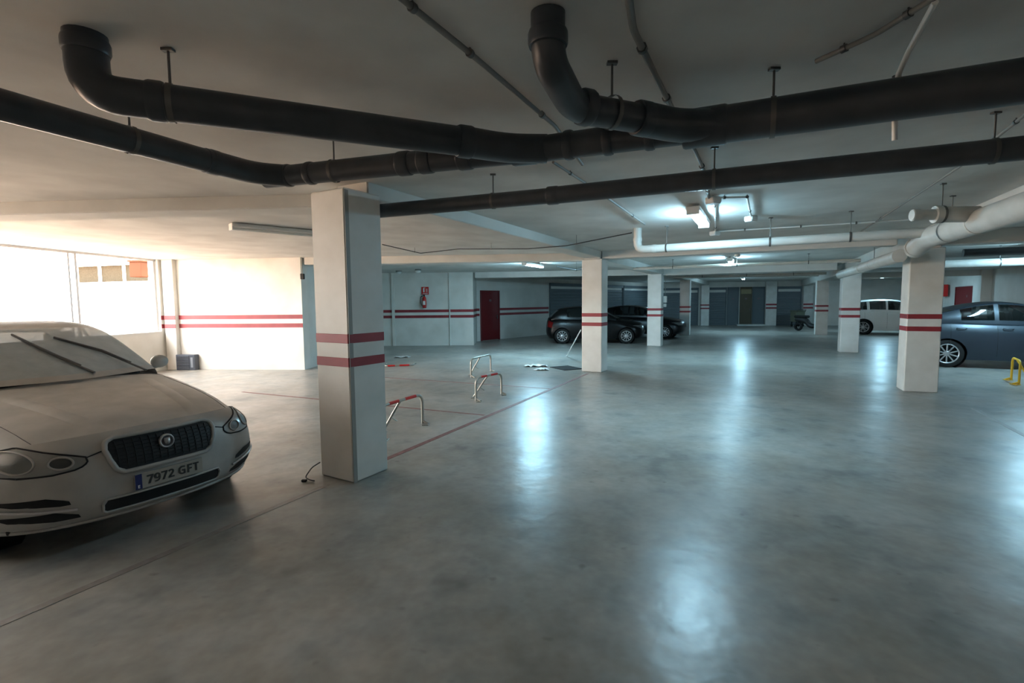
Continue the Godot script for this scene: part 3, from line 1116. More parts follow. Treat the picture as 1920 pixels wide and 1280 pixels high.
func build_cars():
	var dust := noise_tex(0.012, 71, Color(0.60, 0.595, 0.58), Color(0.70, 0.695, 0.68), Color(0.65, 0.645, 0.63), 512, 6)
	M.dusty = mat(Color(1, 1, 1), 0.55, 0.15, dust, 0.6)
	M.dusty.clearcoat_enabled = true
	M.dusty.clearcoat = 0.25
	M.dusty.clearcoat_roughness = 0.45
	M.dull = mat(Color(0.62, 0.61, 0.59), 0.5, 0.3)
	M.lens = mat(Color(0.50, 0.51, 0.51), 0.22, 0.3)
	M.lens.clearcoat_enabled = true
	M.tail = mat(Color(0.45, 0.04, 0.04), 0.2)
	M.dark_rim = mat(Color(0.07, 0.07, 0.075), 0.5, 0.4)
	var dglass := mat(Color(1, 1, 1), 0.35, 0.0, noise_tex(0.02, 73, Color(0.58, 0.62, 0.635, 0.92), Color(0.67, 0.71, 0.72, 0.97), null, 512, 5), 0.7)
	dglass.transparency = BaseMaterial3D.TRANSPARENCY_ALPHA
	var glass := mat(Color(0.05, 0.07, 0.07, 0.62), 0.05)
	glass.transparency = BaseMaterial3D.TRANSPARENCY_ALPHA
	var trim := mat(Color(0.16, 0.16, 0.165), 0.8)
	var black_paint := mat(Color(0.03, 0.03, 0.036), 0.3)
	black_paint.metallic_specular = 0.4
	var blue_paint := mat(Color(0.07, 0.14, 0.20), 0.28, 0.35)
	blue_paint.clearcoat_enabled = true
	var white_paint := mat(Color(0.82, 0.83, 0.82), 0.28)
	white_paint.clearcoat_enabled = true
	silver_sedan(dglass, glass, trim)
	var hatch := {
		"length": 3.95, "hb": 0.20, "bow": 0.42, "bowr": 0.30, "bowp": 2.6, "crown": 0.04, "roll": 0.06,
		"nose": [[0.20, 0.14], [0.30, 0.03], [0.45, 0.0], [0.60, 0.01], [0.72, 0.06], [0.80, 0.14]],
		"tail": [[0.20, 0.12], [0.35, 0.02], [0.60, 0.0], [0.85, 0.03], [0.98, 0.07]],
		"top": [[0.0, 0.78], [0.14, 0.80], [0.5, 0.88], [0.9, 0.95], [1.3, 1.0], [2.5, 1.02], [3.5, 1.04], [3.9, 1.0]],
		"plan": [[0.0, 0.72], [0.45, 0.80], [0.9, 0.845], [2.0, 0.86], [3.0, 0.85], [3.6, 0.80], [3.95, 0.72]],
		"sidep": [[0.0, 0.955], [0.3, 1.0], [0.6, 0.995], [0.85, 0.965], [1.0, 0.91]],
		"axles": [0.78, 3.28], "wheel": 0.305, "arch": 0.345, "rim": 0.205, "spokes": 10, "rim_mat": M.alu,
		"roof": [[0.95, 0.99], [1.25, 1.12], [1.7, 1.36], [2.1, 1.45], [2.6, 1.475], [3.2, 1.42], [3.5, 1.34], [3.86, 1.02]],
		"stations": [0.95, 1.05, 1.2, 1.4, 1.6, 1.72, 1.9, 2.15, 2.35, 2.42, 2.7, 3.0, 3.15, 3.25, 3.4, 3.5, 3.65, 3.8, 3.86],
		"zones": ["", "W", "W", "W", "Wf", "f", "f", "f", "", "b", "b", "b", "", "", "", "R", "R", ""],
		"tumble": 0.32, "wsbow": 0.22, "rwbow": 0.12, "peak": 2.4, "paint": black_paint, "glass": glass, "trim": trim, "seat": 2.1, "dash": 1.35,
		"mirror": 1.5, "handles": [2.25, 3.02], "handle_h": 0.82, "seams": [1.35, 2.38, 3.2], "handle_mat": M.chrome,
		"headlamp": [[0.60, 0.46, 0.70], [0.66, 0.42, 0.74], [0.72, 0.44, 0.74]], "tail_lamp": [0.62, 0.95, 0.72], "along": 64, "fine": 10, "rows": 14}
	# black hatchback seen from its side; nose to the right
	var c1 := build_car("hatchback", "black hatchback parked behind the second left column, silver hubcaps showing", hatch, V(5.35, 0, 20.3), PI / 2 - 0.12)
	var m := Mesher.new()
	m.box(Transform3D(Basis(), Vector3(0, 0.46, 0.012)), Vector3(0.5, 0.11, 0.012))
	part("number_plate", m, M.white, c1)
	var h2 := hatch.duplicate()
	h2.paint = mat(Color(0.05, 0.06, 0.08), 0.3, 0.2)
	build_car("hatchback", "dark car half hidden behind the third left column", h2, V(7.75, 0, 22.3), PI / 2 - 0.46 + 0.0)
	var blue := hatch.duplicate()
	blue.merge({"length": 4.22, "paint": blue_paint, "axles": [0.85, 3.50], "wheel": 0.335, "arch": 0.372, "rim": 0.235, "spokes": 10,
		"top": [[0.0, 0.86], [0.14, 0.88], [0.5, 0.97], [0.9, 1.03], [1.35, 1.09], [2.6, 1.12], [3.8, 1.15], [4.3, 1.12]],
		"nose": [[0.20, 0.14], [0.30, 0.03], [0.48, 0.0], [0.66, 0.01], [0.80, 0.06], [0.88, 0.14]],
		"tail": [[0.20, 0.12], [0.35, 0.02], [0.70, 0.0], [0.95, 0.03], [1.08, 0.09]],
		"plan": [[0.0, 0.76], [0.45, 0.85], [0.9, 0.90], [2.2, 0.915], [3.3, 0.905], [3.95, 0.86], [4.22, 0.78]],
		"roof": [[1.05, 1.08], [1.4, 1.24], [1.85, 1.48], [2.25, 1.57], [2.6, 1.58], [3.0, 1.52], [3.5, 1.385], [3.87, 1.265], [4.12, 1.14]],
		"stations": [1.05, 1.15, 1.3, 1.5, 1.75, 1.9, 2.1, 2.35, 2.55, 2.64, 2.9, 3.15, 3.30, 3.42, 3.60, 3.70, 3.85, 4.02, 4.12],
		"zones": ["", "W", "W", "W", "Wf", "f", "f", "f", "", "b", "b", "b", "", "R", "R", "R", "R", ""],
		"peak": 2.6, "seat": 2.3, "dash": 1.5, "mirror": 1.65, "handles": [2.42, 3.25], "handle_h": 0.95, "seams": [1.5, 2.6, 3.45], "handle_mat": blue_paint,
		"tail_lamp": [0.66, 0.92, 0.7]}, true)
	# tail towards the lane, nose to the right wall
	var ar := Vector2(11.05, 12.78)
	var nose_b := ar + CROSS * 3.35
	build_car("hatchback", "dark blue hatchback with alloy wheels parked at the right edge", blue, W(nose_b, 0), yaw_of(CROSS) + PI / 2)
	var suv := blue.duplicate()
	suv.merge({"roof": [[1.05, 1.08], [1.4, 1.26], [1.85, 1.52], [2.3, 1.62], [2.9, 1.64], [3.4, 1.60], [3.72, 1.53], [4.12, 1.14]], "zones": ["", "W", "W", "W", "Wf", "f", "f", "f", "", "b", "b", "b", "", "q", "q", "R", "R", ""], "paint": white_paint, "handle_mat": white_paint, "rim_mat": M.alu, "spokes": 7, "wheel": 0.35, "arch": 0.395}, true)
	var aw := Vector2(17.0, 24.2)
	build_car("compact_suv", "white compact car with dark windows parked between the right columns", suv, W(aw + CROSS * 3.35, 0), yaw_of(CROSS) + PI / 2)
	scooter()

func silver_sedan(dglass, glass, trim):
	var P := {
		"length": 4.96, "hb": 0.205, "bow": 0.56, "bowr": 0.34, "bowp": 2.5, "crown": 0.045, "roll": 0.05,
		"nose": [[0.205, 0.20], [0.235, 0.08], [0.29, 0.035], [0.38, 0.01], [0.50, 0.0], [0.61, 0.004], [0.70, 0.03], [0.765, 0.075], [0.81, 0.15]],
		"tail": [[0.205, 0.14], [0.35, 0.02], [0.65, 0.0], [0.90, 0.03], [1.0, 0.09]],
		"top": [[0.0, 0.78], [0.15, 0.81], [0.4, 0.872], [0.8, 0.935], [1.3, 0.99], [1.7, 1.03], [2.5, 1.04], [3.6, 1.05], [4.4, 1.07], [4.9, 1.0]],
		"plan": [[0.0, 0.84], [0.56, 0.905], [1.0, 0.93], [2.4, 0.94], [3.6, 0.935], [4.5, 0.89], [4.96, 0.80]],
		"sidep": [[0.0, 0.96], [0.3, 1.0], [0.6, 0.995], [0.85, 0.965], [1.0, 0.915]],
		"axles": [0.93, 3.84], "wheel": 0.335, "arch": 0.375, "rim": 0.23, "spokes": 7, "rim_mat": M.alu,
		"roof": [[1.48, 1.035], [1.75, 1.175], [2.2, 1.40], [2.55, 1.50], [3.0, 1.53], [3.5, 1.47], [4.0, 1.28], [4.45, 1.07]],
		"stations": [1.48, 1.56, 1.7, 1.85, 2.0, 2.15, 2.3, 2.4, 2.6, 2.8, 2.92, 3.0, 3.25, 3.5, 3.6, 3.75, 3.9, 4.1, 4.3, 4.45],
		"zones": ["", "W", "W", "W", "Wf", "Wf", "Wf", "f", "f", "f", "", "b", "b", "b", "", "Rq", "R", "R", ""],
		"tumble": 0.42, "wsbow": 0.34, "rwbow": 0.15, "peak": 2.9, "paint": M.dusty, "glass": glass, "screen": dglass, "trim": trim, "seat": 2.75, "dash": 1.85,
		"mirror": 2.02, "handles": [2.85, 3.65], "handle_h": 0.86, "seams": [1.75, 2.96, 3.75], "tail_lamp": [0.68, 0.95, 0.6], "along": 110, "fine": 20, "rows": 22}
	var cs := CarShape.new(P)
	var o := build_car("sedan", "dusty silver sedan parked at the left with a dark oval grille and number plate", P, V(-2.54, 0, 3.62), deg_to_rad(60.6))
	var dark := mat(Color(0.085, 0.09, 0.105), 0.6)
	var gap := mat(Color(0.07, 0.07, 0.075), 0.8)
	# grille: mesh field, chrome surround, badge
	var gr := rows_of([[0.535, -0.27, 0.27], [0.56, -0.315, 0.315], [0.63, -0.345, 0.345], [0.70, -0.362, 0.362], [0.745, -0.35, 0.35], [0.765, -0.30, 0.30]], 14)
	var g := part("grille", conform(cs, gr, 20, 0.003), dark, o)
	var m := Mesher.new()
	m.tube(rim_of(cs, gr, 0.006), 0.017, 8, false)
	part("grille_surround", m, M.dusty, g)
	m = Mesher.new()
	for k in 9:
		var h := 0.552 + k * 0.024
		var q := lin([[0.535, 0.27], [0.56, 0.315], [0.63, 0.345], [0.70, 0.362], [0.765, 0.30]], h) - 0.012
		m.tube(line_on(cs, [[-q, h], [q, h]], 0.006, 12), 0.0035, 5, false)
	for k in 13:
		var x := -0.30 + k * 0.05
		m.tube(line_on(cs, [[x, 0.565], [x, 0.745]], 0.006, 6), 0.0035, 5, false)
	var gm := part("grille_mesh", m, dark, g)
	gm.set_meta("kind", "stuff")
	var bc := cs.face(0.0, 0.68, 0.016)
	var bt := Transform3D(Basis(Vector3.RIGHT, PI / 2 - 0.12), bc)
	m = Mesher.new()
	m.lathe(bt, [[0.036, -0.012], [0.038, 0.002], [0.043, 0.007], [0.049, 0.004], [0.052, -0.004], [0.052, -0.014]], 28)
	var bd := part("badge_ring", m, M.alu, g)
	m = Mesher.new()
	m.lathe(bt, [[0.042, -0.004], [0.001, -0.002]], 24)
	part("badge_disc", m, mat(Color(0.30, 0.27, 0.28), 0.5), bd)
	m = Mesher.new()
	m.ball(bt * Vector3(0, 0.004, 0), Vector3(0.022, 0.026, 0.016), Basis(), 12)
	m.ball(bt * Vector3(-0.014, 0.002, -0.016), Vector3(0.008, 0.010, 0.008), Basis(), 8)
	m.ball(bt * Vector3(0.014, 0.002, -0.016), Vector3(0.008, 0.010, 0.008), Basis(), 8)
	m.ball(bt * Vector3(0, 0.010, 0.012), Vector3(0.011, 0.008, 0.012), Basis(), 8)
	part("badge_head", m, M.alu, bd)
	# number plate
	var pc := cs.face(0.0, 0.445, 0.012)
	m = Mesher.new()
	m.bx(pc, Vector3(0.46, 0.11, 0.012), 0.003)
	var pl := part("number_plate", m, mat(Color(0.62, 0.60, 0.56), 0.6), o)
	m = Mesher.new()
	m.bx(pc + Vector3(-0.208, 0, 0.0065), Vector3(0.042, 0.106, 0.003))
	part("blue_strip", m, mat(Color(0.08, 0.13, 0.36), 0.5), pl)
	text_part("plate_number", "7972 GFT", 0.085, 0.004, mat(Color(0.20, 0.19, 0.18), 0.7), pl, Transform3D(Basis(), pc + Vector3(0.022, -0.001, 0.0075)), "Droid Sans", 0.98)
	text_part("plate_letter", "E", 0.03, 0.003, M.white, pl, Transform3D(Basis(), pc + Vector3(-0.208, -0.034, 0.0085)))
	# centre intake and lip
	var it := rows_of([[0.272, -0.37, 0.37], [0.285, -0.39, 0.39], [0.335, -0.395, 0.395], [0.367, -0.375, 0.375]], 6)
	var ik := part("lower_intake", conform(cs, it, 18, 0.003), gap, o)
	m = Mesher.new()
	m.tube(rim_of(cs, it, 0.004), 0.009, 6, false)
	part("intake_edge", m, M.dusty, ik)
	m = Mesher.new()
	m.tube(line_on(cs, [[-0.86, 0.228], [0.86, 0.228]], 0.006, 40), 0.014, 8)
	part("front_lip", m, M.dusty, o)
	# side slits with a blade between
	for sd in [-1.0, 1.0]:
		for q in [[[0.385, 0.55, 0.60], [0.415, 0.56, 0.82], [0.45, 0.66, 0.868]], [[0.28, 0.50, 0.62], [0.305, 0.51, 0.80], [0.345, 0.62, 0.865]]]:
			var rr := []
			for e in q: rr.append([e[0], e[1] if sd > 0 else -e[2], e[2] if sd > 0 else -e[1]])
			part("side_intake", conform(cs, rows_of(rr, 5), 12, 0.003), gap, o)
		m = Mesher.new()
		m.tube(line_on(cs, [[sd * 0.52, 0.345], [sd * 0.87, 0.392]], 0.008, 12), 0.010, 8)
		part("intake_blade", m, M.alu, o)
		# headlamp: lens, shut line, two round lamps
		var hl := []
		for e in [[0.595, 0.62, 0.76], [0.612, 0.50, 0.865], [0.645, 0.455, 0.875], [0.68, 0.46, 0.872], [0.70, 0.52, 0.868], [0.73, 0.62, 0.86], [0.752, 0.68, 0.84], [0.762, 0.71, 0.79]]:
			hl.append([e[0], e[1] if sd > 0 else -e[2], e[2] if sd > 0 else -e[1]])
		var rr := rows_of(hl, 12)
		var lamp_ := part("headlamp", conform(cs, rr, 18, 0.003), M.lens, o)
		m = Mesher.new()
		m.tube(rim_of(cs, rr, 0.003), 0.006, 6, false)
		part("headlamp_edge", m, gap, lamp_)
		for q in [[0.75, 0.682, 0.062], [0.575, 0.66, 0.036]]:
			var pts := []
			for k in 25:
				var an := TAU * k / 24
				pts.append(cs.face(sd * (q[0] + cos(an) * q[2] * (1.1 if q[2] > 0.05 else 1.5)), q[1] + sin(an) * q[2], 0.006))
			m = Mesher.new()
			m.tube(pts, 0.007, 6, false)
			part("lamp_ring", m, M.dull, lamp_)
			m = Mesher.new()
			var c := cs.face(sd * q[0], q[1], 0.006)
			for k in 24: m.tri(c, pts[k], pts[k + 1])
			part("lamp_bowl", m, mat(Color(0.27, 0.28, 0.28) if q[2] < 0.05 else Color(0.40, 0.42, 0.42), 0.3, 0.3), lamp_)
	# shut lines: bonnet front edge and bonnet sides
	for sd in [-1.0, 1.0]:
		m = Mesher.new()
		m.tube(line_on(cs, [[sd * 0.37, 0.70], [sd * 0.455, 0.675]], 0.001, 6), 0.004, 5)
		part("shut_line", m, gap, o)
		m = Mesher.new()
		var pts := []
		for k in 16:
			var ac := 0.16 + k * 0.09
			pts.append(cs.over(sd * lerpf(0.80, 0.86, k / 15.0), ac) + Vector3(0, 0.0005, 0))
		m.tube(pts, 0.0022, 5)
		part("shut_line", m, gap, o)
	# soft bonnet creases
	for sd in [-1.0, 1.0]:
		m = Mesher.new()
		var rows := []
		for k in 20:
			var ac := 0.17 + k * 0.066
			var row := []
			for j in 7:
				var s: float = (lerpf(0.40, 0.60, k / 19.0) + (j - 3) * 0.022) * sd
				row.append(cs.over(s, ac) + Vector3(0, 0.001 + 0.011 * cos((j - 3) / 3.0 * PI / 2) * sin(PI * clampf(k / 19.0, 0, 1)), 0))
			rows.append(row)
		m.grid(rows, sd < 0)
		part("bonnet_crease", m, M.dusty, o)
	# wipers lying on the windscreen
	for q in [[Vector3(0.60, 1.045, -1.575), Vector3(0.374, 1.235, -1.90), Vector3(0.093, 1.378, -2.13)], [Vector3(0.173, 1.075, -1.545), Vector3(-0.009, 1.235, -1.845), Vector3(-0.172, 1.418, -2.225)]]:
		m = Mesher.new()
		m.tube(q, [0.010, 0.007, 0.004], 6)
		m.tube([q[0].lerp(q[1], 0.35) + Vector3(0, 0.012, 0.01), q[1] + Vector3(0, 0.014, 0.01), q[2] + Vector3(0, 0.010, 0.01)], 0.008, 6)
		part("wiper", m, mat(Color(0.42, 0.43, 0.43), 0.8), o)

func scooter():
	var o := thing("scooter", "dark scooter parked beside the third right column", "scooter", V(15.6, 0, 26.2), 0.5)
	var m := Mesher.new()
	for z in [-0.62, 0.62]:
		m = Mesher.new()
		m.lathe(Transform3D(Basis(Vector3.FORWARD, PI / 2), Vector3(0, 0.23, z)), [[0.12, -0.05], [0.21, -0.055], [0.23, 0.0], [0.21, 0.055], [0.12, 0.05]], 20)
		part("wheel", m, M.rubber, o)
	m = Mesher.new()
	m.tube(bend([Vector3(0, 0.62, -0.75), Vector3(0, 0.55, -0.2), Vector3(0, 0.26, 0.0), Vector3(0, 0.30, 0.35), Vector3(0, 0.95, 0.55)], 0.2), [0.12, 0.16, 0.17, 0.16, 0.15, 0.14, 0.13, 0.13, 0.13, 0.13, 0.13, 0.13, 0.12, 0.12, 0.12, 0.12, 0.11, 0.11, 0.10, 0.09], 12)
	part("body", m, M.black, o)
	m = Mesher.new()
	m.bx(Vector3(0, 0.76, -0.45), Vector3(0.28, 0.14, 0.75), 0.05)
	part("seat", m, M.rubber, o)
	m = Mesher.new()
	m.tube(bend([Vector3(-0.33, 1.05, 0.42), Vector3(-0.15, 1.0, 0.52), Vector3(0.15, 1.0, 0.52), Vector3(0.33, 1.05, 0.42)], 0.08), 0.018, 8)
	part("handlebar", m, M.black, o)
	m = Mesher.new()
	m.ball(Vector3(0, 0.92, 0.64), Vector3(0.09, 0.10, 0.06))
	part("headlamp", m, M.lens, o)

# ---------------------------------------------------------------- drains
func pipe_run(o: Node3D, pts: Array, r: float, mt, called := "pipe", bendr := 0.14, sides := 20):
	var m := Mesher.new()
	m.tube(bend(pts, bendr, 7) if pts.size() > 2 else pts, r, sides)
	return part(called, m, mt, o)
func collar(o: Node3D, p: Vector3, dir: Vector3, r: float, len_: float, mt, called := "coupling"):
	var m := Mesher.new()
	dir = dir.normalized()
	m.tube([p - dir * len_ / 2, p - dir * (len_ / 2 - 0.012), p + dir * (len_ / 2 - 0.012), p + dir * len_ / 2], [r * 1.02, r * 1.075, r * 1.075, r * 1.02], 20)
	return part(called, m, mt, o)
func hanger(o: Node3D, p: Vector3, dir: Vector3, r: float):
	var m := Mesher.new()
	dir = dir.normalized()
	m.tube([p - dir * 0.012, p + dir * 0.012], r * 1.05, 18, false)
	var ring := part("clamp", m, M.steel, o)
	m = Mesher.new()
	m.tube([p + Vector3.UP * r, Vector3(p.x, SLAB, p.z)], 0.006, 6)
	m.bx(Vector3(p.x, SLAB - 0.006, p.z), Vector3(0.05, 0.012, 0.03))
	part("rod", m, M.steel, ring)

func build_drains():
	var y := 2.60
	# main drain, from the wye by the near column to the right
	var pa := V(-1.79, y, 3.755)
	var pb := V(0.09, y, 3.155)
	var pc := V(0.95, y, 2.80)
	var pd := V(3.2, y, 1.756)
	var o := thing("drain_pipe", "dark grey drain with joined branches and two ceiling drops, crossing above the near column", "pipe")
	pipe_run(o, [pa, pb], 0.072, M.pipe)
	pipe_run(o, [pb, pc], 0.076, M.pipe)
	pipe_run(o, [pc, pd], 0.094, M.pipe)
	var ab := pb - pa
	for q in [0.10, 0.20, 0.58, 0.66, 0.80]:
		collar(o, pa + ab * q, ab, 0.074, 0.05 if q < 0.5 else 0.09, M.pipe)
	collar(o, pb, ab, 0.078, 0.16, M.pipe)
	for q in [0.30, 0.55, 0.8]:
		collar(o, pb.lerp(pc, q), pc - pb, 0.08, 0.05, M.pipe)
	collar(o, pc.lerp(pd, 0.04), pd - pc, 0.094, 0.22, M.pipe)
	hanger(o, pa + ab * 0.30, ab, 0.075)
	hanger(o, pc.lerp(pd, 0.17), pd - pc, 0.096)
	# upper branch with a drop from the ceiling
	var q0 := V(-1.82, y, 2.25)
	pipe_run(o, [Vector3(q0.x, SLAB, q0.z), q0, V(-0.22, y, 2.985)], 0.080, M.pipe, "pipe", 0.16)
	pipe_run(o, [V(-0.24, y, 2.975), V(-0.02, y, 3.10), V(0.22, y, 3.115)], 0.084, M.pipe, "wye")
	collar(o, Vector3(q0.x, SLAB - 0.05, q0.z), Vector3.UP, 0.082, 0.06, M.pipe)
	collar(o, V(-1.60, y, 2.352), V(1.48, 0, 0.68), 0.082, 0.07, M.pipe)
	collar(o, V(-0.26, y, 2.967), V(1.48, 0, 0.68), 0.084, 0.09, M.pipe)
	hanger(o, V(-1.55, y, 2.375), V(1.48, 0, 0.68), 0.082)
	# left branch
	var l0 := V(-2.75, y, 1.35)
	var l1 := V(-1.93, y, 3.34)
	pipe_run(o, [l0, l1], 0.072, M.pipe)
	pipe_run(o, [l1 - (l1 - l0).normalized() * 0.06, V(-1.80, y, 3.62), V(-1.60, y, 3.70)], 0.076, M.pipe, "wye", 0.16)
	collar(o, l1, l1 - l0, 0.074, 0.08, M.pipe)
	hanger(o, V(-2.12, y, 2.88), l1 - l0, 0.074)
	# middle branch with a drop
	var t0 := V(0.157, SLAB, 2.12)
	pipe_run(o, [t0, V(0.157, y + 0.06, 2.13), V(0.30, y - 0.01, 2.44), V(0.74, y, 2.66)], 0.070, M.pipe, "pipe", 0.09)
	pipe_run(o, [V(0.70, y, 2.64), V(0.92, y, 2.75), V(1.14, y, 2.71)], 0.084, M.pipe, "wye")
	collar(o, V(0.157, y + 0.14, 2.122), Vector3.UP, 0.076, 0.06, M.pipe)
	collar(o, V(0.36, y, 2.47), V(0.44, 0, 0.22), 0.078, 0.06, M.pipe)
	collar(o, V(0.67, y, 2.625), V(0.44, 0, 0.22), 0.080, 0.08, M.pipe)
	hanger(o, V(0.50, y, 2.54), V(0.44, 0, 0.22), 0.077)
	# lower drain
	o = thing("drain_pipe", "straight dark drain pipe running from behind the near column to the right edge", "pipe")
	var s0 := V(-1.52, y, 5.20)
	var s1 := V(0.37, y, 4.455)
	var s2 := V(4.2, y, 2.73)
	pipe_run(o, [s0, s1], 0.068, M.pipe)
	pipe_run(o, [s1, s2], 0.074, M.pipe)
	collar(o, s1, s1 - s0, 0.074, 0.10, M.pipe)
	collar(o, s0 + (s1 - s0) * 0.05, s1 - s0, 0.07, 0.05, M.pipe)
	hanger(o, s0.lerp(s1, 0.72), s1 - s0, 0.070)
	hanger(o, s1.lerp(s2, 0.31), s2 - s1, 0.076)
	hanger(o, s1.lerp(s2, 0.70), s2 - s1, 0.076)

# ---------------------------------------------------------------- conduits, ducts, white pipes
func conduit(pts: Array, r: float, mt, label: String, cat := "conduit", clips := 4, called := "conduit"):
	var o := thing(called, label, cat)
	pipe_run(o, pts, r, mt, "tube", 0.05, 8)
	for k in clips:
		var t := (k + 0.5) / clips * (pts.size() - 1)
		var s := int(t)
		var p: Vector3 = pts[s].lerp(pts[s + 1], t - s)
		var m := Mesher.new()
		var dir: Vector3 = (pts[s + 1] - pts[s]).normalized()
		m.tube([p - dir * 0.012, p + dir * 0.012], r * 1.5, 8)
		if absf(dir.y) < 0.5 and SLAB - p.y < 0.3:
			m.tube([p, Vector3(p.x, SLAB, p.z)], 0.004, 5)
		part("clip", m, M.steel, o)
	return o

func build_services():
	var c := 2.815
	conduit([V(-0.52, c, 1.5), V(-0.42, c, 1.94), V(-0.18, c, 2.39), V(0.29, c, 3.35), V(0.60, c, 4.28)], 0.013, M.conduit, "thin grey conduit crossing the ceiling between the two drops", "conduit", 5)
	conduit([V(0.35, c, 4.2), V(0.9, c, 5.3), V(2.0, c, 7.6)], 0.012, M.conduit, "thin conduit on the ceiling running towards the nearest lit lamp", "conduit", 3)
	conduit([V(0.33, c, 1.6), V(0.52, c, 2.2), V(0.84, c, 2.84), V(1.36, c, 3.83), V(1.72, c, 4.55), V(2.3, c, 5.9)], 0.016, M.conduit, "thicker grey conduit on the ceiling passing behind the middle drop", "conduit", 6)
	conduit([V(1.62, c, 1.95), V(1.58, c, 2.26), V(1.47, c, 2.50)], 0.012, M.conduit, "short dark conduit on the ceiling at the upper right", "conduit", 2)
	conduit([V(1.62, 2.80, 2.0), V(1.74, 2.76, 2.27), V(1.80, 2.70, 2.42), V(1.86, 2.56, 2.50), V(1.88, 2.45, 2.52)], 0.012, M.white, "white hose hanging from the ceiling over the main drain at the upper right", "hose", 1, "hose")
	conduit([V(6.1, c, 8.95), V(3.9, c, 4.45), V(3.2, c, 3.2), V(2.6, c, 2.0)], 0.011, M.conduit, "thin straight conduit slanting over the ceiling at the right", "conduit", 4)
	conduit([V(-2.45, 2.79, 9.66), V(-1.95, 2.74, 10.9), V(-1.08, 2.77, 10.4), V(0.30, 2.665, 9.48), V(0.98, 2.665, 9.03), V(2.0, 2.80, 8.4)], 0.009, M.cable, "loose dark cable drooping under the ceiling of the left bay", "cable", 3, "cable")
	conduit([V(1.4, 2.76, 15.6), V(1.9, 2.60, 14.8), V(2.3, 2.62, 14.2)], 0.022, M.cable, "thick dark cable sagging behind the second left column", "cable", 1, "cable")
	# conduit frame and junction boxes round the near lamp
	conduit([V(2.26, c, 5.70), V(2.62, c, 5.66), V(3.30, c, 7.0)], 0.012, M.white, "white conduit loop beside the nearest lit lamp", "conduit", 3)
	conduit([V(2.28, c, 5.73), V(2.85, c, 7.1), V(3.40, c, 8.45)], 0.012, M.white, "white conduit running past the nearest lit lamp to a box", "conduit", 3)
	conduit([V(3.45, c, 8.45), V(4.9, c, 7.8), V(6.1, c, 7.25)], 0.013, M.white, "white conduit across the ceiling right of the nearest lit lamp", "conduit", 4)
	for q in [[V(3.30, 2.79, 7.0), "small white junction box at the corner of the conduit loop"], [V(3.40, 2.79, 8.48), "flat white junction box at the end of the conduit"], [V(2.26, 2.79, 5.70), "white junction box nearest the camera beside the lit lamp"]]:
		var o := thing("junction_box", q[1], "junction box", q[0], 0.46, "white junction boxes")
		var m := Mesher.new()
		m.bx(Vector3(0, 0, 0), Vector3(0.13, 0.07, 0.13), 0.012)
		part("box", m, M.white, o)
		m = Mesher.new()
		m.bx(Vector3(0, -0.038, 0), Vector3(0.11, 0.008, 0.11), 0.003)
		part("lid", m, M.white, o)
	# white horizontal drain across the lane
	var o := thing("white_pipe", "white horizontal pipe crossing the lane under the ceiling with an upright end", "pipe")
	var w0 := V(2.04, 2.50, 8.18)
	var w1 := V(5.35, 2.50, 6.30)
	pipe_run(o, [Vector3(w0.x, SLAB, w0.z), w0, w1], 0.062, M.white_pipe, "pipe", 0.11)
	collar(o, w0 + (w1 - w0) * 0.07, w1 - w0, 0.064, 0.07, M.white_pipe)
	collar(o, w0 + Vector3(0, 0.16, 0), Vector3.UP, 0.064, 0.06, M.white_pipe)
	for q in [0.12, 0.5, 0.75]: hanger(o, w0.lerp(w1, q), w1 - w0, 0.064)
	# big duct along the right row
	o = thing("ventilation_duct", "large pale round duct running under the ceiling at the right edge", "duct")
	var e0 := V(3.75, 2.45, 2.9)
	var e1 := V(5.36, 2.45, 6.55)
	pipe_run(o, [e0, e1, V(5.62, 2.36, 7.05)], 0.125, M.white_pipe, "duct", 0.2, 24)
	collar(o, V(5.57, 2.375, 6.97), V(0.26, -0.09, 0.5), 0.127, 0.05, M.white_pipe)
	collar(o, e0.lerp(e1, 0.62), e1 - e0, 0.127, 0.06, M.white_pipe)
	hanger(o, e0.lerp(e1, 0.8), e1 - e0, 0.128)
	pipe_run(o, [V(4.72, 2.52, 5.15), V(4.34, 2.53, 5.215)], 0.080, M.white_pipe, "branch", 0.05)
	pipe_run(o, [V(4.36, 2.53, 5.21), V(4.13, 2.53, 5.25)], 0.055, M.white_pipe, "branch_neck", 0.05)
	collar(o, V(4.36, 2.53, 5.21), V(1, 0, -0.17), 0.084, 0.06, M.white_pipe)
	collar(o, V(4.17, 2.53, 5.243), V(1, 0, -0.17), 0.058, 0.07, M.white_pipe)
	hanger(o, V(4.40, 2.53, 5.205), V(1, 0, -0.17), 0.084)
	# duct continuing along the row past the columns
	o = thing("ventilation_duct", "grey duct hugging the right row beam between the columns", "duct")
	pipe_run(o, [V(6.6, 2.40, 8.6), V(9.9, 2.40, 15.2)], 0.11, M.white_pipe, "duct", 0.1, 20)
	collar(o, V(8.2, 2.40, 11.8), V(3.3, 0, 6.6), 0.112, 0.06, M.white_pipe)
	hanger(o, V(7.6, 2.40, 10.6), V(3.3, 0, 6.6), 0.112)
	# pipes over the right bays
	for q in [[Vector2(8.3, 9.3), 2.50, 0.07, "dark pipe over the right bay, nearer of the pair"], [Vector2(9.6, 12.0), 2.46, 0.09, "pale pipe over the right bay, farther of the pair"]]:
		o = thing("bay_pipe", q[3], "pipe")
		var p0: Vector2 = q[0]
		var mt = M.pipe if q[1] > 2.48 else M.white_pipe
		pipe_run(o, [W(p0, q[1]), W(p0 + CROSS * 5.0, q[1])], q[2], mt)
		hanger(o, W(p0 + CROSS * 1.5, q[1]), W(CROSS, 0), q[2])
		hanger(o, W(p0 + CROSS * 3.7, q[1]), W(CROSS, 0), q[2])
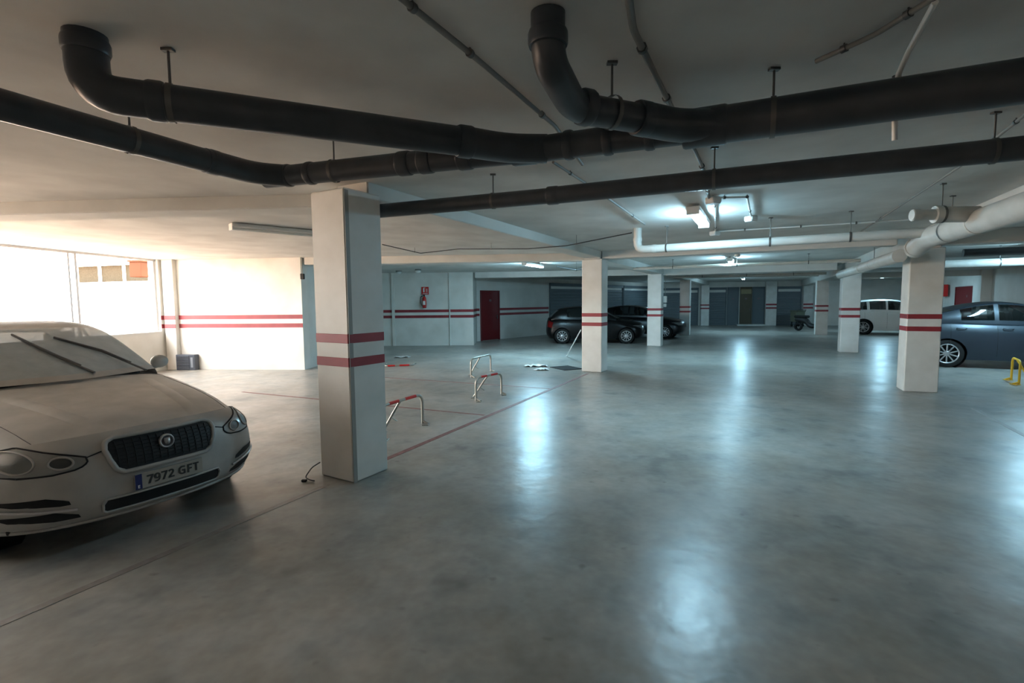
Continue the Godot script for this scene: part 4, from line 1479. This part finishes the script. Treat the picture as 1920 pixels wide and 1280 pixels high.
	# far pipes across the lane
	for q in [[V(3.6, 2.62, 14.9), V(8.62, 2.62, 12.48), 0.045, "thin white pipe across the lane behind the second lamp"], [V(6.9, 2.66, 21.4), V(12.1, 2.66, 19.4), 0.05, "pale pipe crossing the lane far back"]]:
		o = thing("cross_pipe", q[3], "pipe")
		pipe_run(o, [q[0], q[1]], q[2], M.white_pipe)
		for t in [0.2, 0.5, 0.8]: hanger(o, q[0].lerp(q[1], t), q[1] - q[0], q[2])
	# sprinkler bell like fitting in the lane
	o = thing("beam_detector", "small pale detector hanging over the lane behind the nearest lamp", "detector", V(5.0, 2.62, 11.2), 0.4)
	var m := Mesher.new()
	m.lathe(Transform3D(), [[0.001, 0.0], [0.05, 0.0], [0.06, 0.03], [0.06, 0.06], [0.02, 0.08], [0.02, 0.22]], 16)
	part("head", m, M.white, o)

# ---------------------------------------------------------------- folding parking barriers
func barrier(a: Vector2, b: Vector2, h: float, label: String, tilt := 0.0, red := true, tube_mat = null, back := Vector2(-0.895, 0.446)):
	var mt = tube_mat if tube_mat != null else M.galv
	var o := thing("parking_barrier", label, "parking barrier", W((a + b) / 2, 0), 0.0, "folding parking barriers")
	var c := (a + b) / 2
	var la := W(a - c, 0)
	var lb := W(b - c, 0)
	var lean := W(back * tilt, 0)
	var up := Vector3(0, h, 0) + lean
	var m := Mesher.new()
	m.tube(bend([la + Vector3(0, 0.01, 0), la + up, lb + up, lb + Vector3(0, 0.01, 0)], 0.13, 7), 0.02, 12)
	part("hoop", m, mt, o)
	if red:
		for q in [[0.18, 0.40], [0.55, 0.82]]:
			m = Mesher.new()
			m.tube([(la + up).lerp(lb + up, q[0]), (la + up).lerp(lb + up, q[1])], 0.0212, 12)
			part("red_sleeve", m, M.signal_red, o)
	for p in [la, lb]:
		m = Mesher.new()
		m.bx(p + Vector3(0, 0.006, 0) + W(back * -0.05, 0), Vector3(0.09, 0.012, 0.14), 0.003)
		m.tube([p + Vector3(0, 0.05, 0), p + Vector3(0, 0.012, 0) + W(back * -0.09, 0)], 0.016, 8)
		part("foot", m, mt, o)
	var mid := (la + up).lerp(lb + up, 0.45)
	m = Mesher.new()
	var sf := back * 0.22 + (a - b).normalized() * 0.14
	m.tube([mid, W(sf, 0) + Vector3(0, 0.02, 0)], 0.016, 10)
	m.bx(W(sf, 0.006), Vector3(0.09, 0.012, 0.09), 0.003)
	m.tube([mid.lerp(W(sf, 0.02), 0.55), mid.lerp(W(sf, 0.02), 0.55) + Vector3(0.07, -0.06, -0.03)], 0.009, 6)
	part("strut", m, mt, o)
	return o

func build_barriers():
	barrier(Vector2(-1.62, 6.06), Vector2(-1.25, 6.86), 0.42, "folding parking barrier with red sleeves just behind the near column")
	barrier(Vector2(-0.62, 8.43), Vector2(-0.2, 9.02), 0.40, "upright parking barrier in the middle, nearer of the overlapping pair")
	barrier(Vector2(-0.92, 11.1), Vector2(-0.52, 12.05), 0.42, "plain grey parking barrier behind the middle one", 0.0, false)
	var o: Node3D = barrier(Vector2(9.75, 9.55), Vector2(10.15, 10.1), 0.46, "yellow parking barrier at the right edge beside the blue car", 0.0, false, M.yellow, Vector2(0.895, -0.446))
	o.set_meta("group", "folding parking barriers")
	# folded flat
	o = thing("parking_barrier", "red and white parking barrier folded flat on the floor of the left bay", "parking barrier", V(-3.0, 0, 13.15), 0.0, "folding parking barriers")
	var m := Mesher.new()
	m.tube(bend([Vector3(-0.42, 0.03, -0.40), Vector3(-0.36, 0.03, 0.06), Vector3(0.36, 0.03, -0.14), Vector3(0.30, 0.03, -0.60)], 0.12, 6), 0.022, 10)
	part("hoop", m, M.galv, o)
	for q in [[0.12, 0.36], [0.52, 0.86]]:
		m = Mesher.new()
		m.tube([Vector3(-0.36, 0.03, 0.06).lerp(Vector3(0.36, 0.03, -0.14), q[0]), Vector3(-0.36, 0.03, 0.06).lerp(Vector3(0.36, 0.03, -0.14), q[1])], 0.024, 10)
		part("red_sleeve", m, M.signal_red, o)
	for p in [Vector3(-0.42, 0.006, -0.42), Vector3(0.30, 0.006, -0.62)]:
		m = Mesher.new()
		m.bx(p, Vector3(0.10, 0.012, 0.10), 0.003)
		part("foot", m, M.galv, o)

# ---------------------------------------------------------------- things on the walls
func build_wall_things():
	# fire extinguisher
	var o := thing("fire_extinguisher", "red fire extinguisher hanging on the white wall under its sign", "fire extinguisher", V(-3.38, 1.47, 19.49))
	var m := Mesher.new()
	m.lathe(Transform3D(), [[0.001, 0.0], [0.062, 0.0], [0.072, 0.015], [0.075, 0.05], [0.075, 0.36], [0.062, 0.41], [0.03, 0.44], [0.022, 0.46]], 18)
	part("cylinder", m, M.signal_red, o)
	m = Mesher.new()
	m.bx(Vector3(0, 0.20, 0.076), Vector3(0.09, 0.15, 0.006))
	part("label", m, M.white, o)
	m = Mesher.new()
	m.bx(Vector3(0, 0.485, 0), Vector3(0.05, 0.05, 0.05), 0.006)
	m.box(Transform3D(Basis(Vector3.FORWARD, 0.25), Vector3(-0.06, 0.52, 0)), Vector3(0.14, 0.014, 0.02))
	m.box(Transform3D(Basis(Vector3.FORWARD, -0.15), Vector3(-0.06, 0.48, 0)), Vector3(0.12, 0.014, 0.02))
	part("valve", m, M.black, o)
	m = Mesher.new()
	m.tube(bend([Vector3(-0.02, 0.48, 0), Vector3(-0.15, 0.44, 0.02), Vector3(-0.155, 0.22, 0.03), Vector3(-0.08, 0.08, 0.05)], 0.08), 0.012, 8)
	part("hose", m, M.black, o)
	m = Mesher.new()
	m.bx(Vector3(0, 0.42, -0.05), Vector3(0.05, 0.10, 0.05))
	part("bracket", m, M.steel, o)
	o = thing("extinguisher_sign", "small red and white sign above the fire extinguisher", "sign", V(-3.36, 2.0, 19.585))
	m = Mesher.new()
	m.bx(Vector3(0, 0.14, 0), Vector3(0.28, 0.30, 0.008))
	part("board", m, M.signal_red, o)
	m = Mesher.new()
	m.bx(Vector3(-0.05, 0.16, 0.005), Vector3(0.055, 0.15, 0.004), 0.001)
	m.bx(Vector3(-0.03, 0.25, 0.005), Vector3(0.08, 0.016, 0.004), 0.001)
	for k in 3: m.bx(Vector3(0.06, 0.20 - k * 0.05, 0.005), Vector3(0.07, 0.02, 0.004), 0.001)
	m.bx(Vector3(0, 0.03, 0.005), Vector3(0.2, 0.02, 0.004), 0.001)
	part("symbol", m, M.white, o)
	# grey box low on the back wall
	o = thing("vent_box", "grey vent box low on the back wall beside the window", "vent", V(-8.42, 0.0, 12.93), -0.096)
	m = Mesher.new()
	m.bx(Vector3(0, 0.20, 0), Vector3(0.52, 0.40, 0.16), 0.01)
	part("body", m, M.grey_box, o)
	var sl := Mesher.new()
	sl.bx(Vector3.ZERO, Vector3(0.34, 0.03, 0.02), 0.004)
	var sm := sl.commit()
	for k in 8: shared("slat", sm, M.grey_box, o, Transform3D(Basis(Vector3.RIGHT, 0.4), Vector3(-0.06, 0.05 + k * 0.043, 0.085)))
	m = Mesher.new()
	m.bx(Vector3(0.18, 0.20, 0.082), Vector3(0.06, 0.26, 0.008))
	part("plate", m, mat(Color(0.60, 0.62, 0.66), 0.4, 0.4), o)
	# junction box and lamp like fittings on the edge of the return wall
	o = thing("wall_switch", "dark switch box on the wall edge behind the near column", "switch", V(-5.22, 2.36, 12.62), 0.0)
	m = Mesher.new()
	m.bx(Vector3.ZERO, Vector3(0.09, 0.14, 0.08), 0.01)
	part("box", m, M.black, o)
	m = Mesher.new()
	m.tube([Vector3(0, 0.07, 0.01), Vector3(0, 0.47, 0.01)], 0.012, 8)
	part("conduit", m, M.conduit, o)
	# bulkhead fittings on the ceiling by the middle wall
	for q in [[V(-4.1, 2.76, 18.4), "small white bulkhead fitting on the ceiling over the extinguisher, left one"], [V(-3.25, 2.74, 17.6), "small white bulkhead fitting on the ceiling over the extinguisher, right one"]]:
		o = thing("ceiling_fitting", q[1], "ceiling fitting", q[0], 0.0, "bulkhead fittings")
		m = Mesher.new()
		m.lathe(Transform3D(), [[0.001, -0.03], [0.07, -0.02], [0.10, 0.03], [0.10, 0.06], [0.001, 0.07]], 16)
		part("bowl", m, M.white, o)
		m = Mesher.new()
		m.lathe(Transform3D(), [[0.11, 0.06], [0.11, SLAB - q[0].y], [0.001, SLAB - q[0].y]], 16)
		part("base", m, M.conduit, o)
	# fixtures on the third left column
	o = thing("column_meter", "small pale meter box on the right side of the third left column", "meter box", V(5.68, 1.72, 18.62), deg_to_rad(-28))
	m = Mesher.new()
	m.bx(Vector3.ZERO, Vector3(0.12, 0.24, 0.16), 0.012)
	m.bx(Vector3(0.0, -0.22, 0), Vector3(0.10, 0.12, 0.14), 0.012)
	part("box", m, M.white, o)
	m = Mesher.new()
	m.tube([Vector3(0, 0.12, 0), Vector3(0, 0.9, 0)], 0.012, 8)
	part("conduit", m, M.conduit, o)
	# red fire hose reel over the white car
	o = thing("hose_cabinet", "small red fire hose cabinet on the wall above the white car", "cabinet", V(22.0, 1.75, 25.6), yaw_of(LANE) - PI / 2 - PI / 2)
	m = Mesher.new()
	m.bx(Vector3(0, 0.3, 0), Vector3(0.5, 0.6, 0.2), 0.02)
	part("body", m, M.signal_red, o)
	m = Mesher.new()
	m.bx(Vector3(0, 0.36, 0.11), Vector3(0.38, 0.3, 0.02), 0.01)
	part("window", m, M.white, o)

# ---------------------------------------------------------------- loose things on the floor
func build_floor_things():
	# leaning pole
	var o := thing("pole", "thin white pole leaning against the second left column", "pole", V(1.66, 0, 15.2))
	var m := Mesher.new()
	m.tube([Vector3(0, 0.015, 0), V(1.70 - 1.66, 0.97, 12.36 - 15.2)], 0.014, 8)
	part("shaft", m, M.white, o)
	m = Mesher.new()
	m.bx(Vector3(0, 0.015, 0), Vector3(0.05, 0.03, 0.05), 0.008)
	part("tip", m, M.white, o)
	# crumpled papers
	var rng := RandomNumberGenerator.new()
	rng.seed = 5
	for q in [[V(0.62, 0, 13.0), 0.20, "larger crumpled white paper on the floor left of the second left column"], [V(0.72, 0, 12.25), 0.12, "smaller crumpled white paper close to the second left column's foot"], [V(-3.4, 0, 15.4), 0.16, "flat pale paper on the floor in front of the extinguisher wall"]]:
		o = thing("crumpled_paper", q[2], "paper", q[0], 0.0, "papers on the floor")
		m = Mesher.new()
		var rows := []
		for r in 7:
			var row := []
			for c in 9:
				row.append(Vector3((c / 8.0 - 0.5) * q[1] * 3.0 + rng.randf_range(-1, 1) * 0.02, 0.005 + rng.randf() * 0.045 * (1.0 if c > 0 and c < 8 else 0.3), (0.5 - r / 6.0) * q[1] * 1.7 + rng.randf_range(-1, 1) * 0.015))
			rows.append(row)
		m.grid(rows)
		part("sheet", m, M.white, o)
	# little cable end at the near column's foot
	o = thing("cable_end", "little wire loop lying at the foot of the near column", "cable", V(-1.98, 0, 4.72))
	m = Mesher.new()
	m.tube(bend([Vector3(0.10, 0.14, -0.06), Vector3(0.03, 0.10, -0.03), Vector3(-0.02, 0.02, 0.02), Vector3(0.04, 0.012, 0.07), Vector3(0.10, 0.012, 0.10)], 0.03), 0.006, 6)
	part("wire", m, M.cable, o)
	m = Mesher.new()
	m.bx(Vector3(0.0, 0.012, 0.09), Vector3(0.05, 0.024, 0.03), 0.006)
	part("plug", m, M.cable, o)
	# dark mat by the second column
	o = thing("rubber_mat", "dark rubber mat on the floor beside the second left column", "mat", V(1.36, 0, 12.55), 0.47)
	m = Mesher.new()
	m.bx(Vector3(0, 0.008, 0), Vector3(0.55, 0.016, 0.7), 0.005)
	part("mat", m, M.rubber, o)
	m = Mesher.new()
	for k in 5: m.bx(Vector3(0, 0.018, -0.28 + k * 0.14), Vector3(0.5, 0.006, 0.03), 0.002)
	part("ribs", m, M.rubber, o)
	# cart at the far end
	o = thing("service_cart", "grey-green wheeled cart standing before the far right shutter", "cart", V(17.55, 0, 30.8), 0.2)
	var cm := mat(Color(0.40, 0.42, 0.36), 0.6)
	m = Mesher.new()
	m.bx(Vector3(0, 0.62, 0), Vector3(0.62, 0.62, 0.5), 0.02)
	part("body", m, cm, o)
	m = Mesher.new()
	m.bx(Vector3(0, 0.97, 0), Vector3(0.68, 0.06, 0.56), 0.015)
	part("lid", m, cm, o)
	for sx in [-1, 1]:
		for sz in [-1, 1]:
			m = Mesher.new()
			m.tube([Vector3(sx * 0.24 - 0.02, 0.08, sz * 0.18), Vector3(sx * 0.24 + 0.02, 0.08, sz * 0.18)], 0.08, 14)
			m.bx(Vector3(sx * 0.24, 0.23, sz * 0.18), Vector3(0.05, 0.2, 0.05))
			part("castor", m, M.rubber, o)
	m = Mesher.new()
	m.tube(bend([Vector3(-0.28, 0.9, 0.27), Vector3(-0.28, 1.05, 0.36), Vector3(0.28, 1.05, 0.36), Vector3(0.28, 0.9, 0.27)], 0.05), 0.015, 8)
	part("handle", m, M.steel, o)
